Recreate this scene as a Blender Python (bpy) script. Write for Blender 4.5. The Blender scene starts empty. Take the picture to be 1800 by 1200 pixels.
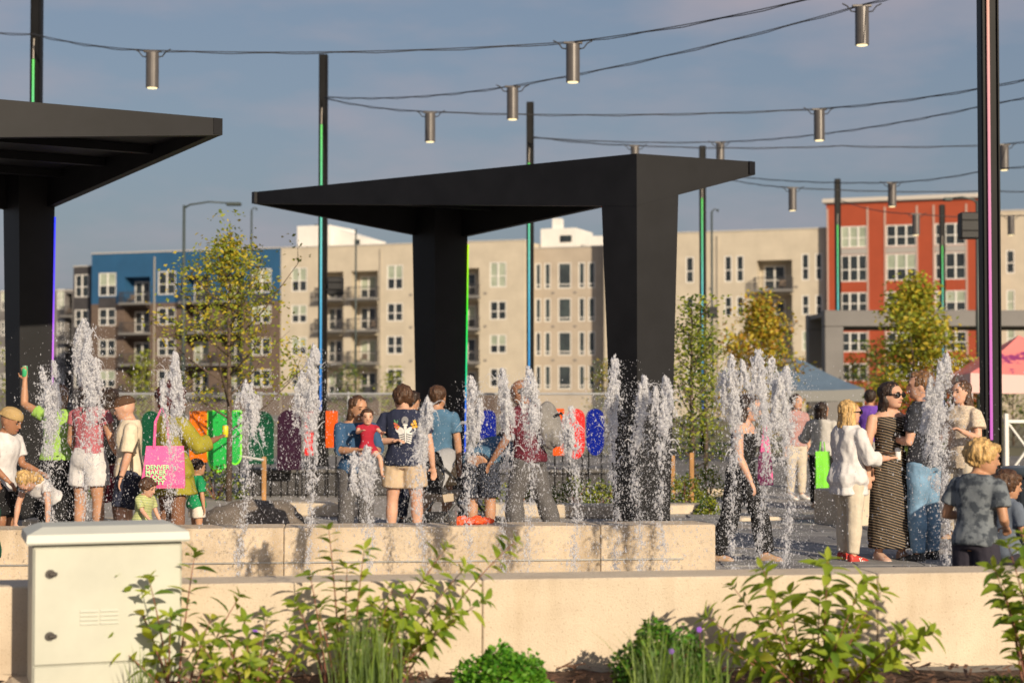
import bpy, bmesh, math, random
import numpy as np
from mathutils import Vector, Matrix, noise, Quaternion
from mathutils.bvhtree import BVHTree

random.seed(7)
RNG = np.random.default_rng(11)
R = math.radians
scene = bpy.context.scene
COL = scene.collection

# ------------------------------------------------------------------ camera
F = 3000.0                      # focal length in photo pixels (1800 wide)
CZ = 1.56                       # camera height
PITCH = math.atan(90.0 / F)     # horizon sits 90 px under the centre
cam_d = bpy.data.cameras.new('camera')
cam = bpy.data.objects.new('camera', cam_d)
COL.objects.link(cam)
cam.location = (0, 0, CZ)
cam.rotation_euler = (math.pi / 2 + PITCH, 0, 0)
cam_d.sensor_width = 36
cam_d.lens = 36 * F / 1800
cam_d.clip_start = 0.1
cam_d.clip_end = 3000
cam_d.dof.use_dof = True
cam_d.dof.focus_distance = 14.2
cam_d.dof.aperture_fstop = 2.0
scene.camera = cam

# ------------------------------------------------------------------ light
SUN_EL, SUN_AZ = R(21), R(153)          # azimuth from +Y towards +X: behind the camera, to its right
world = bpy.data.worlds.new('World'); scene.world = world
world.use_nodes = True
wn, wl = world.node_tree.nodes, world.node_tree.links
wn.clear()
w_out = wn.new('ShaderNodeOutputWorld'); w_bg = wn.new('ShaderNodeBackground')
sky = wn.new('ShaderNodeTexSky'); sky.sky_type = 'NISHITA'; sky.sun_disc = False
sky.sun_elevation = SUN_EL; sky.sun_rotation = SUN_AZ
sky.air_density = 1.2; sky.dust_density = 2.6; sky.ozone_density = 2.0
w_tc = wn.new('ShaderNodeTexCoord')
w_map = wn.new('ShaderNodeMapping'); w_map.inputs['Scale'].default_value = (1.7, 1.7, 5.5); w_map.inputs['Location'].default_value = (.35, .1, .2)
w_no = wn.new('ShaderNodeTexNoise'); w_no.inputs['Scale'].default_value = 3.1; w_no.inputs['Detail'].default_value = 6; w_no.inputs['Roughness'].default_value = 0.55
w_rp = wn.new('ShaderNodeValToRGB')
w_rp.color_ramp.elements[0].position = 0.42; w_rp.color_ramp.elements[0].color = (0, 0, 0, 1)
w_rp.color_ramp.elements[1].position = 0.72; w_rp.color_ramp.elements[1].color = (1, 1, 1, 1)
w_ml = wn.new('ShaderNodeMath'); w_ml.operation = 'MULTIPLY'; w_ml.inputs[1].default_value = 0.85
w_mx = wn.new('ShaderNodeMixRGB'); w_mx.inputs[2].default_value = (2.6, 2.35, 2.65, 1)
w_gr = wn.new('ShaderNodeMixRGB'); w_gr.blend_type = 'MIX'; w_gr.inputs[0].default_value = 0.74; w_gr.inputs[2].default_value = (1.0, 1.2, 1.72, 1)
wl.new(w_tc.outputs['Generated'], w_map.inputs['Vector']); wl.new(w_map.outputs[0], w_no.inputs['Vector'])
wl.new(w_no.outputs[0], w_rp.inputs[0]); wl.new(w_rp.outputs[0], w_ml.inputs[0]); wl.new(w_ml.outputs[0], w_mx.inputs[0])
wl.new(sky.outputs[0], w_gr.inputs[1]); wl.new(w_gr.outputs[0], w_mx.inputs[1])
wl.new(w_mx.outputs[0], w_bg.inputs[0]); w_bg.inputs[1].default_value = 0.12
wl.new(w_bg.outputs[0], w_out.inputs[0])

sun_d = bpy.data.lights.new('sun', 'SUN'); sun_d.energy = 4.4; sun_d.angle = R(0.6); sun_d.color = (1.0, 0.84, 0.63)
sun = bpy.data.objects.new('sun', sun_d); COL.objects.link(sun)
to_sun = Vector((math.sin(SUN_AZ) * math.cos(SUN_EL), math.cos(SUN_AZ) * math.cos(SUN_EL), math.sin(SUN_EL)))
sun.rotation_euler = to_sun.to_track_quat('Z', 'Y').to_euler()
sun.location = (20, -30, 30)

vs = scene.view_settings
vs.view_transform = 'Standard'; vs.look = 'None'; vs.gamma = 1; vs.exposure = 0.36; vs.use_curve_mapping = False
scene.cycles.max_bounces = 6; scene.cycles.transparent_max_bounces = 12
scene.cycles.use_denoising = True

# ------------------------------------------------------------------ placing
cp, sp_ = math.cos(PITCH), math.sin(PITCH)
def at(px, py, Y):
    """world point at depth Y that the photo shows at pixel px,py"""
    u = 600.0 - py; y = F * cp - u * sp_; z = F * sp_ + u * cp
    return Vector(((px - 900.0) / y * Y, Y, CZ + z / y * Y))
def gp(px, s):
    """ground point for scale s (pixels per metre)"""
    Y = F / s
    return Vector(((px - 900.0) / s, Y, gz(Y)))
def zat(py, s): return CZ + (690 - py) / s
def gz(Y):
    if Y < 27: return 0.0
    return -0.012 * (min(Y, 80) - 27)

# ------------------------------------------------------------------ objects
def link(o): COL.objects.link(o); return o
def tag(o, label=None, cat=None, group=None, kind=None):
    if label: o['label'] = label
    if cat: o['category'] = cat
    if group: o['group'] = group
    if kind: o['kind'] = kind
    return o
def empty(name, loc=(0, 0, 0), rz=0.0):
    o = bpy.data.objects.new(name, None); link(o)
    o.location = loc; o.rotation_euler = (0, 0, rz); o.empty_display_size = 0.1
    return o
def thing(name, label, cat, loc=(0, 0, 0), rz=0.0, group=None):
    return tag(empty(name, loc, rz), label, cat, group)

class MB:
    def __init__(s): s.v = []; s.f = []
    def add(s, vs, fs):
        b = len(s.v); s.v += [tuple(p) for p in vs]; s.f += [tuple(i + b for i in q) for q in fs]; return s
    def hexa(s, p):     # 4 bottom ccw + 4 top
        return s.add(p, [(3, 2, 1, 0), (4, 5, 6, 7), (0, 1, 5, 4), (1, 2, 6, 5), (2, 3, 7, 6), (3, 0, 4, 7)])
    def box(s, x0, x1, y0, y1, z0, z1):
        return s.hexa([(x0, y0, z0), (x1, y0, z0), (x1, y1, z0), (x0, y1, z0), (x0, y0, z1), (x1, y0, z1), (x1, y1, z1), (x0, y1, z1)])
    def bbox(s, x0, x1, y0, y1, z0, z1, b=0.01):
        """box with chamfered edges"""
        X = (x0, x0 + b, x1 - b, x1); Y = (y0, y0 + b, y1 - b, y1); Z = (z0, z0 + b, z1 - b, z1)
        def ring(z, i):   # octagon-ish
            xa, xb, ya, yb = X[i], X[3 - i], Y[i], Y[3 - i]
            return [(xa + b, ya, z), (xb - b, ya, z), (xb, ya + b, z), (xb, yb - b, z), (xb - b, yb, z), (xa + b, yb, z), (xa, yb - b, z), (xa, ya + b, z)]
        rs = [ring(Z[0], 1), ring(Z[1], 0), ring(Z[2], 0), ring(Z[3], 1)]
        return s.rings(rs)
    def rings(s, rs, cap=True):
        n = len(rs[0]); b = len(s.v)
        for r in rs: s.v += [tuple(p) for p in r]
        for i in range(len(rs) - 1):
            for j in range(n):
                k = (j + 1) % n
                s.f.append((b + i * n + j, b + i * n + k, b + (i + 1) * n + k, b + (i + 1) * n + j))
        if cap:
            s.f.append(tuple(b + j for j in reversed(range(n))))
            s.f.append(tuple(b + (len(rs) - 1) * n + j for j in range(n)))
        return s
    def tube(s, pts, rad, n=8, round_ends=False):
        pts = [Vector(p) for p in pts]
        if not hasattr(rad, '__len__'): rad = [rad] * len(pts)
        rad = list(rad)
        if round_ends:
            d0 = (pts[0] - pts[1]).normalized(); d1 = (pts[-1] - pts[-2]).normalized()
            r0, r1 = rad[0], rad[-1]
            pts = [pts[0] + d0 * r0 * .92, pts[0] + d0 * r0 * .6] + pts + [pts[-1] + d1 * r1 * .6, pts[-1] + d1 * r1 * .92]
            rad = [r0 * .38, r0 * .8] + rad + [r1 * .8, r1 * .38]
        ref = None; rs = []
        for i, p in enumerate(pts):
            a = pts[max(0, i - 1)]; c = pts[min(len(pts) - 1, i + 1)]
            t = (c - a); t = t.normalized() if t.length > 1e-9 else Vector((0, 0, 1))
            if ref is None:
                ref = Vector((1, 0, 0)) if abs(t.x) < .8 else Vector((0, 1, 0))
            u = (ref - t * ref.dot(t)).normalized(); ref = u
            w = t.cross(u)
            rs.append([p + (u * math.cos(2 * math.pi * k / n) + w * math.sin(2 * math.pi * k / n)) * rad[i] for k in range(n)])
        return s.rings(rs)
    def ell(s, c, r, M=None, n=12, m=8):
        c = Vector(c); rs = []
        for i in range(m + 1):
            th = math.pi * (i + .35 * (i == 0) - .35 * (i == m)) / m
            ring = []
            for k in range(n):
                ph = 2 * math.pi * k / n
                p = Vector((r[0] * math.sin(th) * math.cos(ph), r[1] * math.sin(th) * math.sin(ph), -r[2] * math.cos(th)))
                if M: p = M @ p
                ring.append(c + p)
            rs.append(ring)
        return s.rings(rs)
    def cyl(s, x, y, z0, z1, r, n=16, r2=None):
        r2 = r if r2 is None else r2
        return s.rings([[(x + q * math.cos(2 * math.pi * k / n), y + q * math.sin(2 * math.pi * k / n), z) for k in range(n)] for z, q in ((z0, r), (z1, r2))])
    def mesh(s, name, m=None, smooth=False):
        me = bpy.data.meshes.new(name); me.from_pydata(s.v, [], s.f); me.validate(); me.update()
        if m: me.materials.append(m)
        if smooth: me.polygons.foreach_set('use_smooth', [True] * len(me.polygons))
        return me
    def build(s, name, m, parent=None, smooth=False, loc=None, rz=None):
        o = bpy.data.objects.new(name, s.mesh(name, m, smooth)); link(o)
        if parent: o.parent = parent
        if loc is not None: o.location = loc
        if rz is not None: o.rotation_euler = (0, 0, rz)
        return o
def put(name, me, parent=None, loc=(0, 0, 0), rot=(0, 0, 0), scale=(1, 1, 1)):
    o = bpy.data.objects.new(name, me); link(o)
    if parent: o.parent = parent
    o.location = loc; o.rotation_euler = rot; o.scale = scale
    return o
def np_mesh(name, V, Q, m, smooth=False):
    """fast mesh from numpy verts (n,3) and faces (k,3 or 4)"""
    me = bpy.data.meshes.new(name)
    nv, (nf, k) = len(V), Q.shape
    me.vertices.add(nv); me.vertices.foreach_set('co', V.astype(np.float32).ravel())
    me.loops.add(nf * k); me.loops.foreach_set('vertex_index', Q.astype(np.int32).ravel())
    me.polygons.add(nf); me.polygons.foreach_set('loop_start', np.arange(0, nf * k, k, dtype=np.int32))
    me.update(calc_edges=True)
    if smooth: me.polygons.foreach_set('use_smooth', np.ones(nf, dtype=bool))
    me.materials.append(m)
    return me

# ------------------------------------------------------------------ materials
_M = {}
def srgb(r, g, b):
    f = lambda c: (c / 255 / 12.92) if c <= 10 else ((c / 255 + .055) / 1.055) ** 2.4
    return (f(r), f(g), f(b))
def mat(name, c, rough=.6, metal=0., var=None, bump=None, spec=.5, emit=None, trans=0., alpha=1., coord='Object', c2=None, ramp=(.35, .7), sheen=0, stretch=None):
    """var=(scale, amount): noise darkens/lightens; c2: second colour mixed in by noise; bump=(scale, strength)"""
    if name in _M: return _M[name]
    m = bpy.data.materials.new(name); m.use_nodes = True
    nt = m.node_tree; b = nt.nodes['Principled BSDF']
    b.inputs['Base Color'].default_value = (*c, 1); b.inputs['Roughness'].default_value = rough
    b.inputs['Metallic'].default_value = metal; b.inputs['Specular IOR Level'].default_value = spec
    b.inputs['Transmission Weight'].default_value = trans; b.inputs['Alpha'].default_value = alpha
    if sheen: b.inputs['Sheen Weight'].default_value = sheen
    tc = nt.nodes.new('ShaderNodeTexCoord'); vec = tc.outputs[coord]
    if stretch:
        mp = nt.nodes.new('ShaderNodeMapping'); mp.inputs['Scale'].default_value = stretch
        nt.links.new(vec, mp.inputs[0]); vec = mp.outputs[0]
    if var:
        n = nt.nodes.new('ShaderNodeTexNoise'); n.inputs['Scale'].default_value = var[0]; n.inputs['Detail'].default_value = 5; n.inputs['Roughness'].default_value = .6
        nt.links.new(vec, n.inputs['Vector'])
        rp = nt.nodes.new('ShaderNodeValToRGB'); rp.color_ramp.elements[0].position = ramp[0]; rp.color_ramp.elements[1].position = ramp[1]
        a = var[1]
        lo = c2 if c2 else tuple(x * (1 - a) for x in c); hi = c if c2 else tuple(min(1, x * (1 + a)) for x in c)
        rp.color_ramp.elements[0].color = (*lo, 1); rp.color_ramp.elements[1].color = (*hi, 1)
        nt.links.new(n.outputs[0], rp.inputs[0]); nt.links.new(rp.outputs[0], b.inputs['Base Color'])
    if bump:
        n2 = nt.nodes.new('ShaderNodeTexNoise'); n2.inputs['Scale'].default_value = bump[0]; n2.inputs['Detail'].default_value = 4
        nt.links.new(vec, n2.inputs['Vector'])
        bp = nt.nodes.new('ShaderNodeBump'); bp.inputs['Strength'].default_value = bump[1]; bp.inputs['Distance'].default_value = .01
        nt.links.new(n2.outputs[0], bp.inputs['Height']); nt.links.new(bp.outputs[0], b.inputs['Normal'])
    if emit:
        b.inputs['Emission Color'].default_value = (*emit[0], 1); b.inputs['Emission Strength'].default_value = emit[1]
    _M[name] = m
    return m
def zramp(name, stops, z0, z1, strength, axis='Z'):
    """emissive tube whose colour runs along its height"""
    m = bpy.data.materials.new(name); m.use_nodes = True; nt = m.node_tree; b = nt.nodes['Principled BSDF']
    b.inputs['Base Color'].default_value = (.05, .05, .05, 1)
    tc = nt.nodes.new('ShaderNodeTexCoord'); sx = nt.nodes.new('ShaderNodeSeparateXYZ'); nt.links.new(tc.outputs['Object'], sx.inputs[0])
    mr = nt.nodes.new('ShaderNodeMapRange'); mr.inputs[1].default_value = z0; mr.inputs[2].default_value = z1
    nt.links.new(sx.outputs[axis], mr.inputs[0])
    rp = nt.nodes.new('ShaderNodeValToRGB'); cr = rp.color_ramp
    while len(cr.elements) < len(stops): cr.elements.new(.5)
    for e, (p, c) in zip(cr.elements, stops): e.position = p; e.color = (*c, 1)
    nt.links.new(mr.outputs[0], rp.inputs[0]); nt.links.new(rp.outputs[0], b.inputs['Emission Color'])
    b.inputs['Emission Strength'].default_value = strength
    return m
def striped(name, c1, c2, scale, axis='Z', frac=.5, rough=.8, diag=0.):
    if name in _M: return _M[name]
    m = bpy.data.materials.new(name); m.use_nodes = True; nt = m.node_tree; b = nt.nodes['Principled BSDF']; b.inputs['Roughness'].default_value = rough
    tc = nt.nodes.new('ShaderNodeTexCoord'); mp = nt.nodes.new('ShaderNodeMapping'); mp.inputs['Rotation'].default_value = (0, diag, 0)
    nt.links.new(tc.outputs['Object'], mp.inputs[0])
    w = nt.nodes.new('ShaderNodeTexWave'); w.bands_direction = axis; w.inputs['Scale'].default_value = scale; w.inputs['Distortion'].default_value = .6; w.inputs['Detail'].default_value = 1
    nt.links.new(mp.outputs[0], w.inputs['Vector'])
    rp = nt.nodes.new('ShaderNodeValToRGB'); rp.color_ramp.elements[0].position = frac - .06; rp.color_ramp.elements[1].position = frac + .06
    rp.color_ramp.elements[0].color = (*c1, 1); rp.color_ramp.elements[1].color = (*c2, 1)
    nt.links.new(w.outputs[0], rp.inputs[0]); nt.links.new(rp.outputs[0], b.inputs['Base Color'])
    _M[name] = m
    return m
def siding(name, c, pitch=.15, bumpk=.5, var=.08, rough=.7):
    """horizontal lap siding"""
    if name in _M: return _M[name]
    m = mat(name, c, rough, var=(.6, var)); nt = m.node_tree; b = nt.nodes['Principled BSDF']
    tc = nt.nodes.new('ShaderNodeTexCoord'); w = nt.nodes.new('ShaderNodeTexWave'); w.bands_direction = 'Z'; w.wave_profile = 'SAW'; w.inputs['Scale'].default_value = 1 / pitch * .314
    nt.links.new(tc.outputs['Object'], w.inputs['Vector'])
    bp = nt.nodes.new('ShaderNodeBump'); bp.inputs['Strength'].default_value = bumpk; bp.inputs['Distance'].default_value = .03
    nt.links.new(w.outputs[0], bp.inputs['Height']); nt.links.new(bp.outputs[0], b.inputs['Normal'])
    return m

def stone(name, c, stain=.82, streak=.35):
    m = mat(name, c, .85, var=(3.0, .10), bump=(120, .5), ramp=(.3, .75)); nt = m.node_tree; b = nt.nodes['Principled BSDF']
    src = b.inputs['Base Color'].links[0].from_socket; tc = nt.nodes.new('ShaderNodeTexCoord')
    def layer(src, scale, stretch, lo, hi, col, fac, detail=4):
        mp = nt.nodes.new('ShaderNodeMapping'); mp.inputs['Scale'].default_value = stretch; nt.links.new(tc.outputs['Object'], mp.inputs[0])
        n = nt.nodes.new('ShaderNodeTexNoise'); n.inputs['Scale'].default_value = scale; n.inputs['Detail'].default_value = detail; nt.links.new(mp.outputs[0], n.inputs['Vector'])
        r = nt.nodes.new('ShaderNodeMapRange'); r.inputs[1].default_value = lo; r.inputs[2].default_value = hi; r.inputs[4].default_value = fac; nt.links.new(n.outputs[0], r.inputs[0])
        mx = nt.nodes.new('ShaderNodeMixRGB'); mx.blend_type = 'MULTIPLY'; mx.inputs[2].default_value = (*col, 1); nt.links.new(r.outputs[0], mx.inputs[0]); nt.links.new(src, mx.inputs[1]); return mx.outputs[0]
    src = layer(src, 95, (1, 1, 1), .60, .68, (.55, .47, .40), .75)             # pores and aggregate
    src = layer(src, 260, (1, 1, 1), .5, .75, (.8, .76, .7), .5)
    src = layer(src, 5, (1.6, 1.6, .18), .50, .78, (stain * .85, stain * .78, stain * .68), streak)   # water runs
    src = layer(src, 1.3, (1, 1, 1.5), .48, .75, (stain, stain * .95, stain * .9), .8)
    nt.links.new(src, b.inputs['Base Color']); return m
concrete = stone('cast_stone', (.60, .505, .385))
charcoal = mat('charcoal_metal', (.0075, .0075, .009), .5, var=(2.5, .25), bump=(4, .03), spec=.25)
blackm = mat('black_metal', (.0045, .0045, .005), .5, var=(3, .3), spec=.18)
# ================================================================== ground
asphalt = mat('ground_asphalt', (.17, .16, .15), .9, var=(.35, .3), bump=(30, .3))
m = MB()
ys = [-30, 27, 40, 60, 80, 300, 2500]; xs = [-1800, -60, -20, 0, 20, 60, 1800]
for y in ys:
    for x in xs: m.v.append((x, y, gz(y)))
for i in range(len(ys) - 1):
    for j in range(len(xs) - 1):
        a = i * len(xs) + j; m.f.append((a, a + 1, a + 1 + len(xs), a + len(xs)))
tag(m.build('ground', asphalt), kind='structure')

pave = mat('plaza_paving', (.30, .28, .26), .8, var=(2.5, .2), bump=(40, .25))
m = MB().add([(-25, 9.9, .004), (25, 9.9, .004), (25, 26.5, .004), (-25, 26.5, .004)], [(0, 1, 2, 3)])
plaza = tag(m.build('plaza', pave), kind='structure')
pv_m = [mat('paver_%s' % n, c, .75, var=(6, .18), bump=(70, .25)) for n, c in (('warm', (.27, .245, .22)), ('grey', (.22, .215, .21)), ('dark', (.16, .155, .155)))]
pv = [MB().bbox(0, .594, 0, .294, -.01, .02, .006).mesh('paver', q) for q in pv_m]
n = 0
for j in range(19):
    for i in range(15):
        x = 1.9 + i * .6 + (.3 if j % 2 else 0); y = 14.3 + j * .3 * 1.75
        if abs(x / y) > .36: continue
        o = put('paver', random.choice((pv[0], pv[1], pv[1], pv[2])), plaza, (x, y, random.uniform(-.003, .003)), scale=(1, 1.74, 1)); n += 1

# mulch bed in front of the wall
mulch = mat('bark_mulch', (.085, .045, .028), .95, var=(40, .5), bump=(60, 1.0))
nx, ny = 90, 14
m = MB()
for j in range(ny):
    for i in range(nx):
        x = -5 + 10 * i / (nx - 1); y = 7.3 + 2.25 * j / (ny - 1)
        m.v.append((x, y, .015 + .035 * noise.noise(Vector((x * 2.2, y * 2.2, 0))) + .02 * noise.noise(Vector((x * 9, y * 9, 3)))))
for j in range(ny - 1):
    for i in range(nx - 1):
        a = j * nx + i; m.f.append((a, a + 1, a + 1 + nx, a + nx))
bed = tag(m.build('planting_bed', mulch, smooth=True), kind='structure')
m = MB()
for k in range(2600):
    x = random.uniform(-4, 4); y = random.uniform(8.3, 9.5); a = random.uniform(0, 3.14); l = random.uniform(.012, .05); w = random.uniform(.004, .012)
    z = .05 + .035 * noise.noise(Vector((x * 2.2, y * 2.2, 0))) + random.uniform(-.015, .015); t = random.uniform(-.4, .4) * l
    dx, dy = math.cos(a) * l, math.sin(a) * l; ex, ey = -math.sin(a) * w, math.cos(a) * w
    m.add([(x - dx - ex, y - dy - ey, z - t), (x + dx - ex, y + dy - ey, z + t), (x + dx + ex, y + dy + ey, z + t + .004), (x - dx + ex, y - dy + ey, z - t + .004)], [(0, 1, 2, 3)])
tag(m.build('mulch_chips', mat('mulch_chip', (.14, .07, .04), .9, var=(15, .5), coord='Generated')), 'loose brown bark mulch chips covering the planting bed', 'mulch', kind='stuff')

# ================================================================== seat walls
def wall_run(root, pts, h, th, joints, mtl, z0=0.0, gap=.004, bev=.008, name='wall_block'):
    """wall along a polyline of front-face points, cut into blocks at the given points"""
    for k in range(len(pts) - 1):
        a, b = Vector(pts[k]), Vector(pts[k + 1]); d = (b - a); L = d.length; d.normalize(); nrm = Vector((-d.y, d.x))
        t0, t1 = gap / 2, L - gap / 2
        o = MB().bbox(t0, t1, 0, th, z0, h, bev).build(name, mtl, root)
        o.location = (a.x, a.y, 0); o.rotation_euler = (0, 0, math.atan2(d.y, d.x))
w1 = thing('seat_wall', 'long pale cast-stone seat wall in front, behind the leafy shrubs', 'wall')
def P1(px):   # front face of the near wall
    s = 325 - (px - 330) * .0143; return (( px - 900) / s, F / s)
wall_run(w1, [P1(p) for p in (-420, 180, 848, 1540, 2300)], .53, .36, None, concrete, z0=-.05)
w2 = thing('seat_wall', 'lower pale stone wall with a thin metal strip behind the fountain jets', 'wall')
def P2(px):
    s = 231 - (px - 330) * .0076; return ((px - 900) / s, F / s)
w2p = [P2(p) for p in (-420, -60, 500, 1055, 1257)]
concrete2 = stone('cast_stone_splashed', (.58, .475, .35), .74, .7)
wall_run(w2, w2p, .53, .42, None, concrete2)
strip_m = mat('steel_strip', (.5, .48, .44), .35, metal=.8)
for k in range(len(w2p) - 1):
    a, b = Vector(w2p[k]), Vector(w2p[k + 1]); d = b - a
    e = .25 if k == len(w2p) - 2 else 0
    o = MB().box(.004, d.length - .004 - e, -.014, .002, .262, .274).build('metal_strip', strip_m, w2); o.location = (a.x, a.y, 0); o.rotation_euler = (0, 0, math.atan2(d.y, d.x))
# kerbs and benches farther back in the plaza
def kerb(label, pts, h, th, cat='kerb', name='planter_kerb', mtl=concrete):
    t = thing(name, label, cat); wall_run(t, pts, h, th, None, mtl, bev=.02, name='kerb_block'); return t
kerb('low pale stone planter kerb behind the walking man in maroon', [((860 - 900) / 140, F / 140), ((975 - 900) / 141, F / 141), ((1090 - 900) / 142, F / 142)], .17, .4)
kerb('low stone planter kerb right of the dark column, by the wooden stake', [((1172 - 900) / 138, F / 138), ((1262 - 900) / 137, F / 137)], .13, .35)
kerb('farther low stone kerb beyond the wooden stake', [((1186 - 900) / 118, F / 118), ((1275 - 900) / 117, F / 117)], .12, .35)
kerb('flush pale stone edging crossing the plaza behind the strapless woman', [((1300 - 900) / 146, F / 146), ((1490 - 900) / 143, F / 143)], .06, .3)
kerb('sunlit stone bench block between the blonde woman and striped dress', [((1478 - 900) / 152, F / 152), ((1565 - 900) / 150, F / 150)], .43, .6, 'bench', 'stone_bench')
kerb('low pale kerb behind the woman holding the baby', [((500 - 900) / 139, F / 139), ((640 - 900) / 140, F / 140)], .17, .35)
kerb('stone kerb at left behind the bending girl', [((40 - 900) / 160, F / 160), ((230 - 900) / 160, F / 160)], .17, .35)
# dark rounded boulder
bm = bmesh.new(); bmesh.ops.create_icosphere(bm, subdivisions=4, radius=1)
for v in bm.verts:
    k = 1 + .18 * noise.noise(v.co * 1.6) + .05 * noise.noise(v.co * 6)
    v.co = Vector((v.co.x * .62 * k, v.co.y * .4 * k, max(-.05, v.co.z * .3 * k)))
me = bpy.data.meshes.new('boulder'); bm.to_mesh(me); bm.free(); me.polygons.foreach_set('use_smooth', [True] * len(me.polygons))
me.materials.append(mat('boulder_rock', (.15, .125, .105), .9, var=(7, .35), bump=(25, .8)))
b_ = gp(450, 152); tag(put('boulder', me, None, (b_.x, b_.y, .03)), 'low brown rounded boulder left of the second water jet row', 'boulder')

# ================================================================== buildings
u_dir = Vector((.941, -.338)); u_ang = math.atan2(u_dir.y, u_dir.x)
def s_fac(px): return 17.2 + .00226 * (px - 183)
FA = Vector(((493 - 900) / s_fac(493), F / s_fac(493)))            # facade point at px 493
def fac_x(px, back=0.0):
    """metres along the facade line (set back by `back`) where the photo column px meets it"""
    nb = Vector((-u_dir.y, u_dir.x))           # into depth
    o = FA + nb * back; k = (px - 900) / F
    # o + t*u : x = k*y
    return (k * o.y - o.x) / (u_dir.x - k * u_dir.y)
white_fr = mat('window_frame_white', (.72, .70, .66), .5)
glass_d = mat('glass_dark', (.035, .045, .05), .08, spec=.6, var=(.7, .6), c2=(.015, .018, .02))
glass_b = mat('glass_blind', (.42, .46, .36), .3, var=(.5, .3), c2=(.25, .29, .22))
glass_t = mat('glass_teal', (.07, .09, .09), .1, var=(.6, .5), c2=(.03, .035, .04))
rail_m = mat('balcony_rail', (.05, .05, .055), .5)
slab_m = mat('balcony_slab', (.17, .165, .16), .8)
def facade_mesh(x0, x1, z0, z1, holes, back, side=0.12):
    """front wall with real openings; holes = (x0,x1,z0,z1,depth)"""
    m = MB(); xs = sorted({x0, x1, *[h[0] for h in holes], *[h[1] for h in holes]}); zs = sorted({z0, z1, *[h[2] for h in holes], *[h[3] for h in holes]})
    for i in range(len(xs) - 1):
        for j in range(len(zs) - 1):
            cx, cz = (xs[i] + xs[i + 1]) / 2, (zs[j] + zs[j + 1]) / 2
            if any(h[0] < cx < h[1] and h[2] < cz < h[3] for h in holes): continue
            m.add([(xs[i], 0, zs[j]), (xs[i + 1], 0, zs[j]), (xs[i + 1], 0, zs[j + 1]), (xs[i], 0, zs[j + 1])], [(0, 1, 2, 3)])
    for a, b, c, d, dep in holes:
        for q in (((a, c), (b, c)), ((b, c), (b, d)), ((b, d), (a, d)), ((a, d), (a, c))):
            (p, r), (s, t) = q
            m.add([(p, 0, r), (s, 0, t), (s, dep, t), (p, dep, r)], [(3, 2, 1, 0)])
        if dep > .5: m.add([(a, dep, c), (b, dep, c), (b, dep, d), (a, dep, d)], [(0, 1, 2, 3)])
    # sides, back and roof
    m.add([(x0, 0, z0), (x0, 12, z0), (x0, 12, z1), (x0, 0, z1)], [(3, 2, 1, 0)])
    m.add([(x1, 0, z0), (x1, 12, z0), (x1, 12, z1), (x1, 0, z1)], [(0, 1, 2, 3)])
    m.add([(x0, 12, z0), (x1, 12, z0), (x1, 12, z1), (x0, 12, z1)], [(3, 2, 1, 0)])
    m.add([(x0, 0.3, z1 - .4), (x1, 0.3, z1 - .4), (x1, 12, z1 - .4), (x0, 12, z1 - .4)], [(0, 1, 2, 3)])
    m.add([(x0, 0, z1), (x1, 0, z1), (x1, .3, z1), (x0, .3, z1), (x0, .3, z1 - .4), (x1, .3, z1 - .4)], [(0, 1, 2, 3), (3, 2, 5, 4)])
    return m
def window(root, x0, x1, z0, z1, lights=2, rails=(.45,), yf=.10, kind=None, fr=.09):
    m = MB(); y0, y1 = yf - .09, yf
    m.box(x0, x0 + fr, y0, y1, z0, z1); m.box(x1 - fr, x1, y0, y1, z0, z1)
    m.box(x0 + fr, x1 - fr, y0, y1, z0, z0 + fr); m.box(x0 + fr, x1 - fr, y0, y1, z1 - fr, z1)
    w = (x1 - x0)
    for k in range(1, lights):
        c = x0 + w * k / lights; m.box(c - .07, c + .07, y0 + .002, y1 - .002, z0 + fr, z1 - fr)
    for r in rails:
        c = z0 + (z1 - z0) * r
        for k in range(lights):
            a = x0 + w * k / lights + (.07 if k else fr); b = x0 + w * (k + 1) / lights - (.07 if k < lights - 1 else fr)
            m.box(a, b, y0 + .01, y1 - .01, c - .04, c + .04)
    f = m.build('window', white_fr, root)
    blind = kind == 'blind' or (kind is None and random.random() < .4)
    half = blind and random.random() < .6
    zs = [z0 + fr] + [z0 + (z1 - z0) * r for r in rails] + [z1 - fr]
    for k in range(lights):
        a = x0 + w * k / lights; b = x0 + w * (k + 1) / lights
        for i in range(len(zs) - 1):
            top = i >= 1
            gm = glass_b if (blind and (top or not half)) else (glass_t if kind == 'teal' else glass_d)
            MB().box(a + .03, b - .03, y1 - .03, y1 + .01, zs[i], zs[i + 1]).build('pane', gm, f)
    return f
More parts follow.
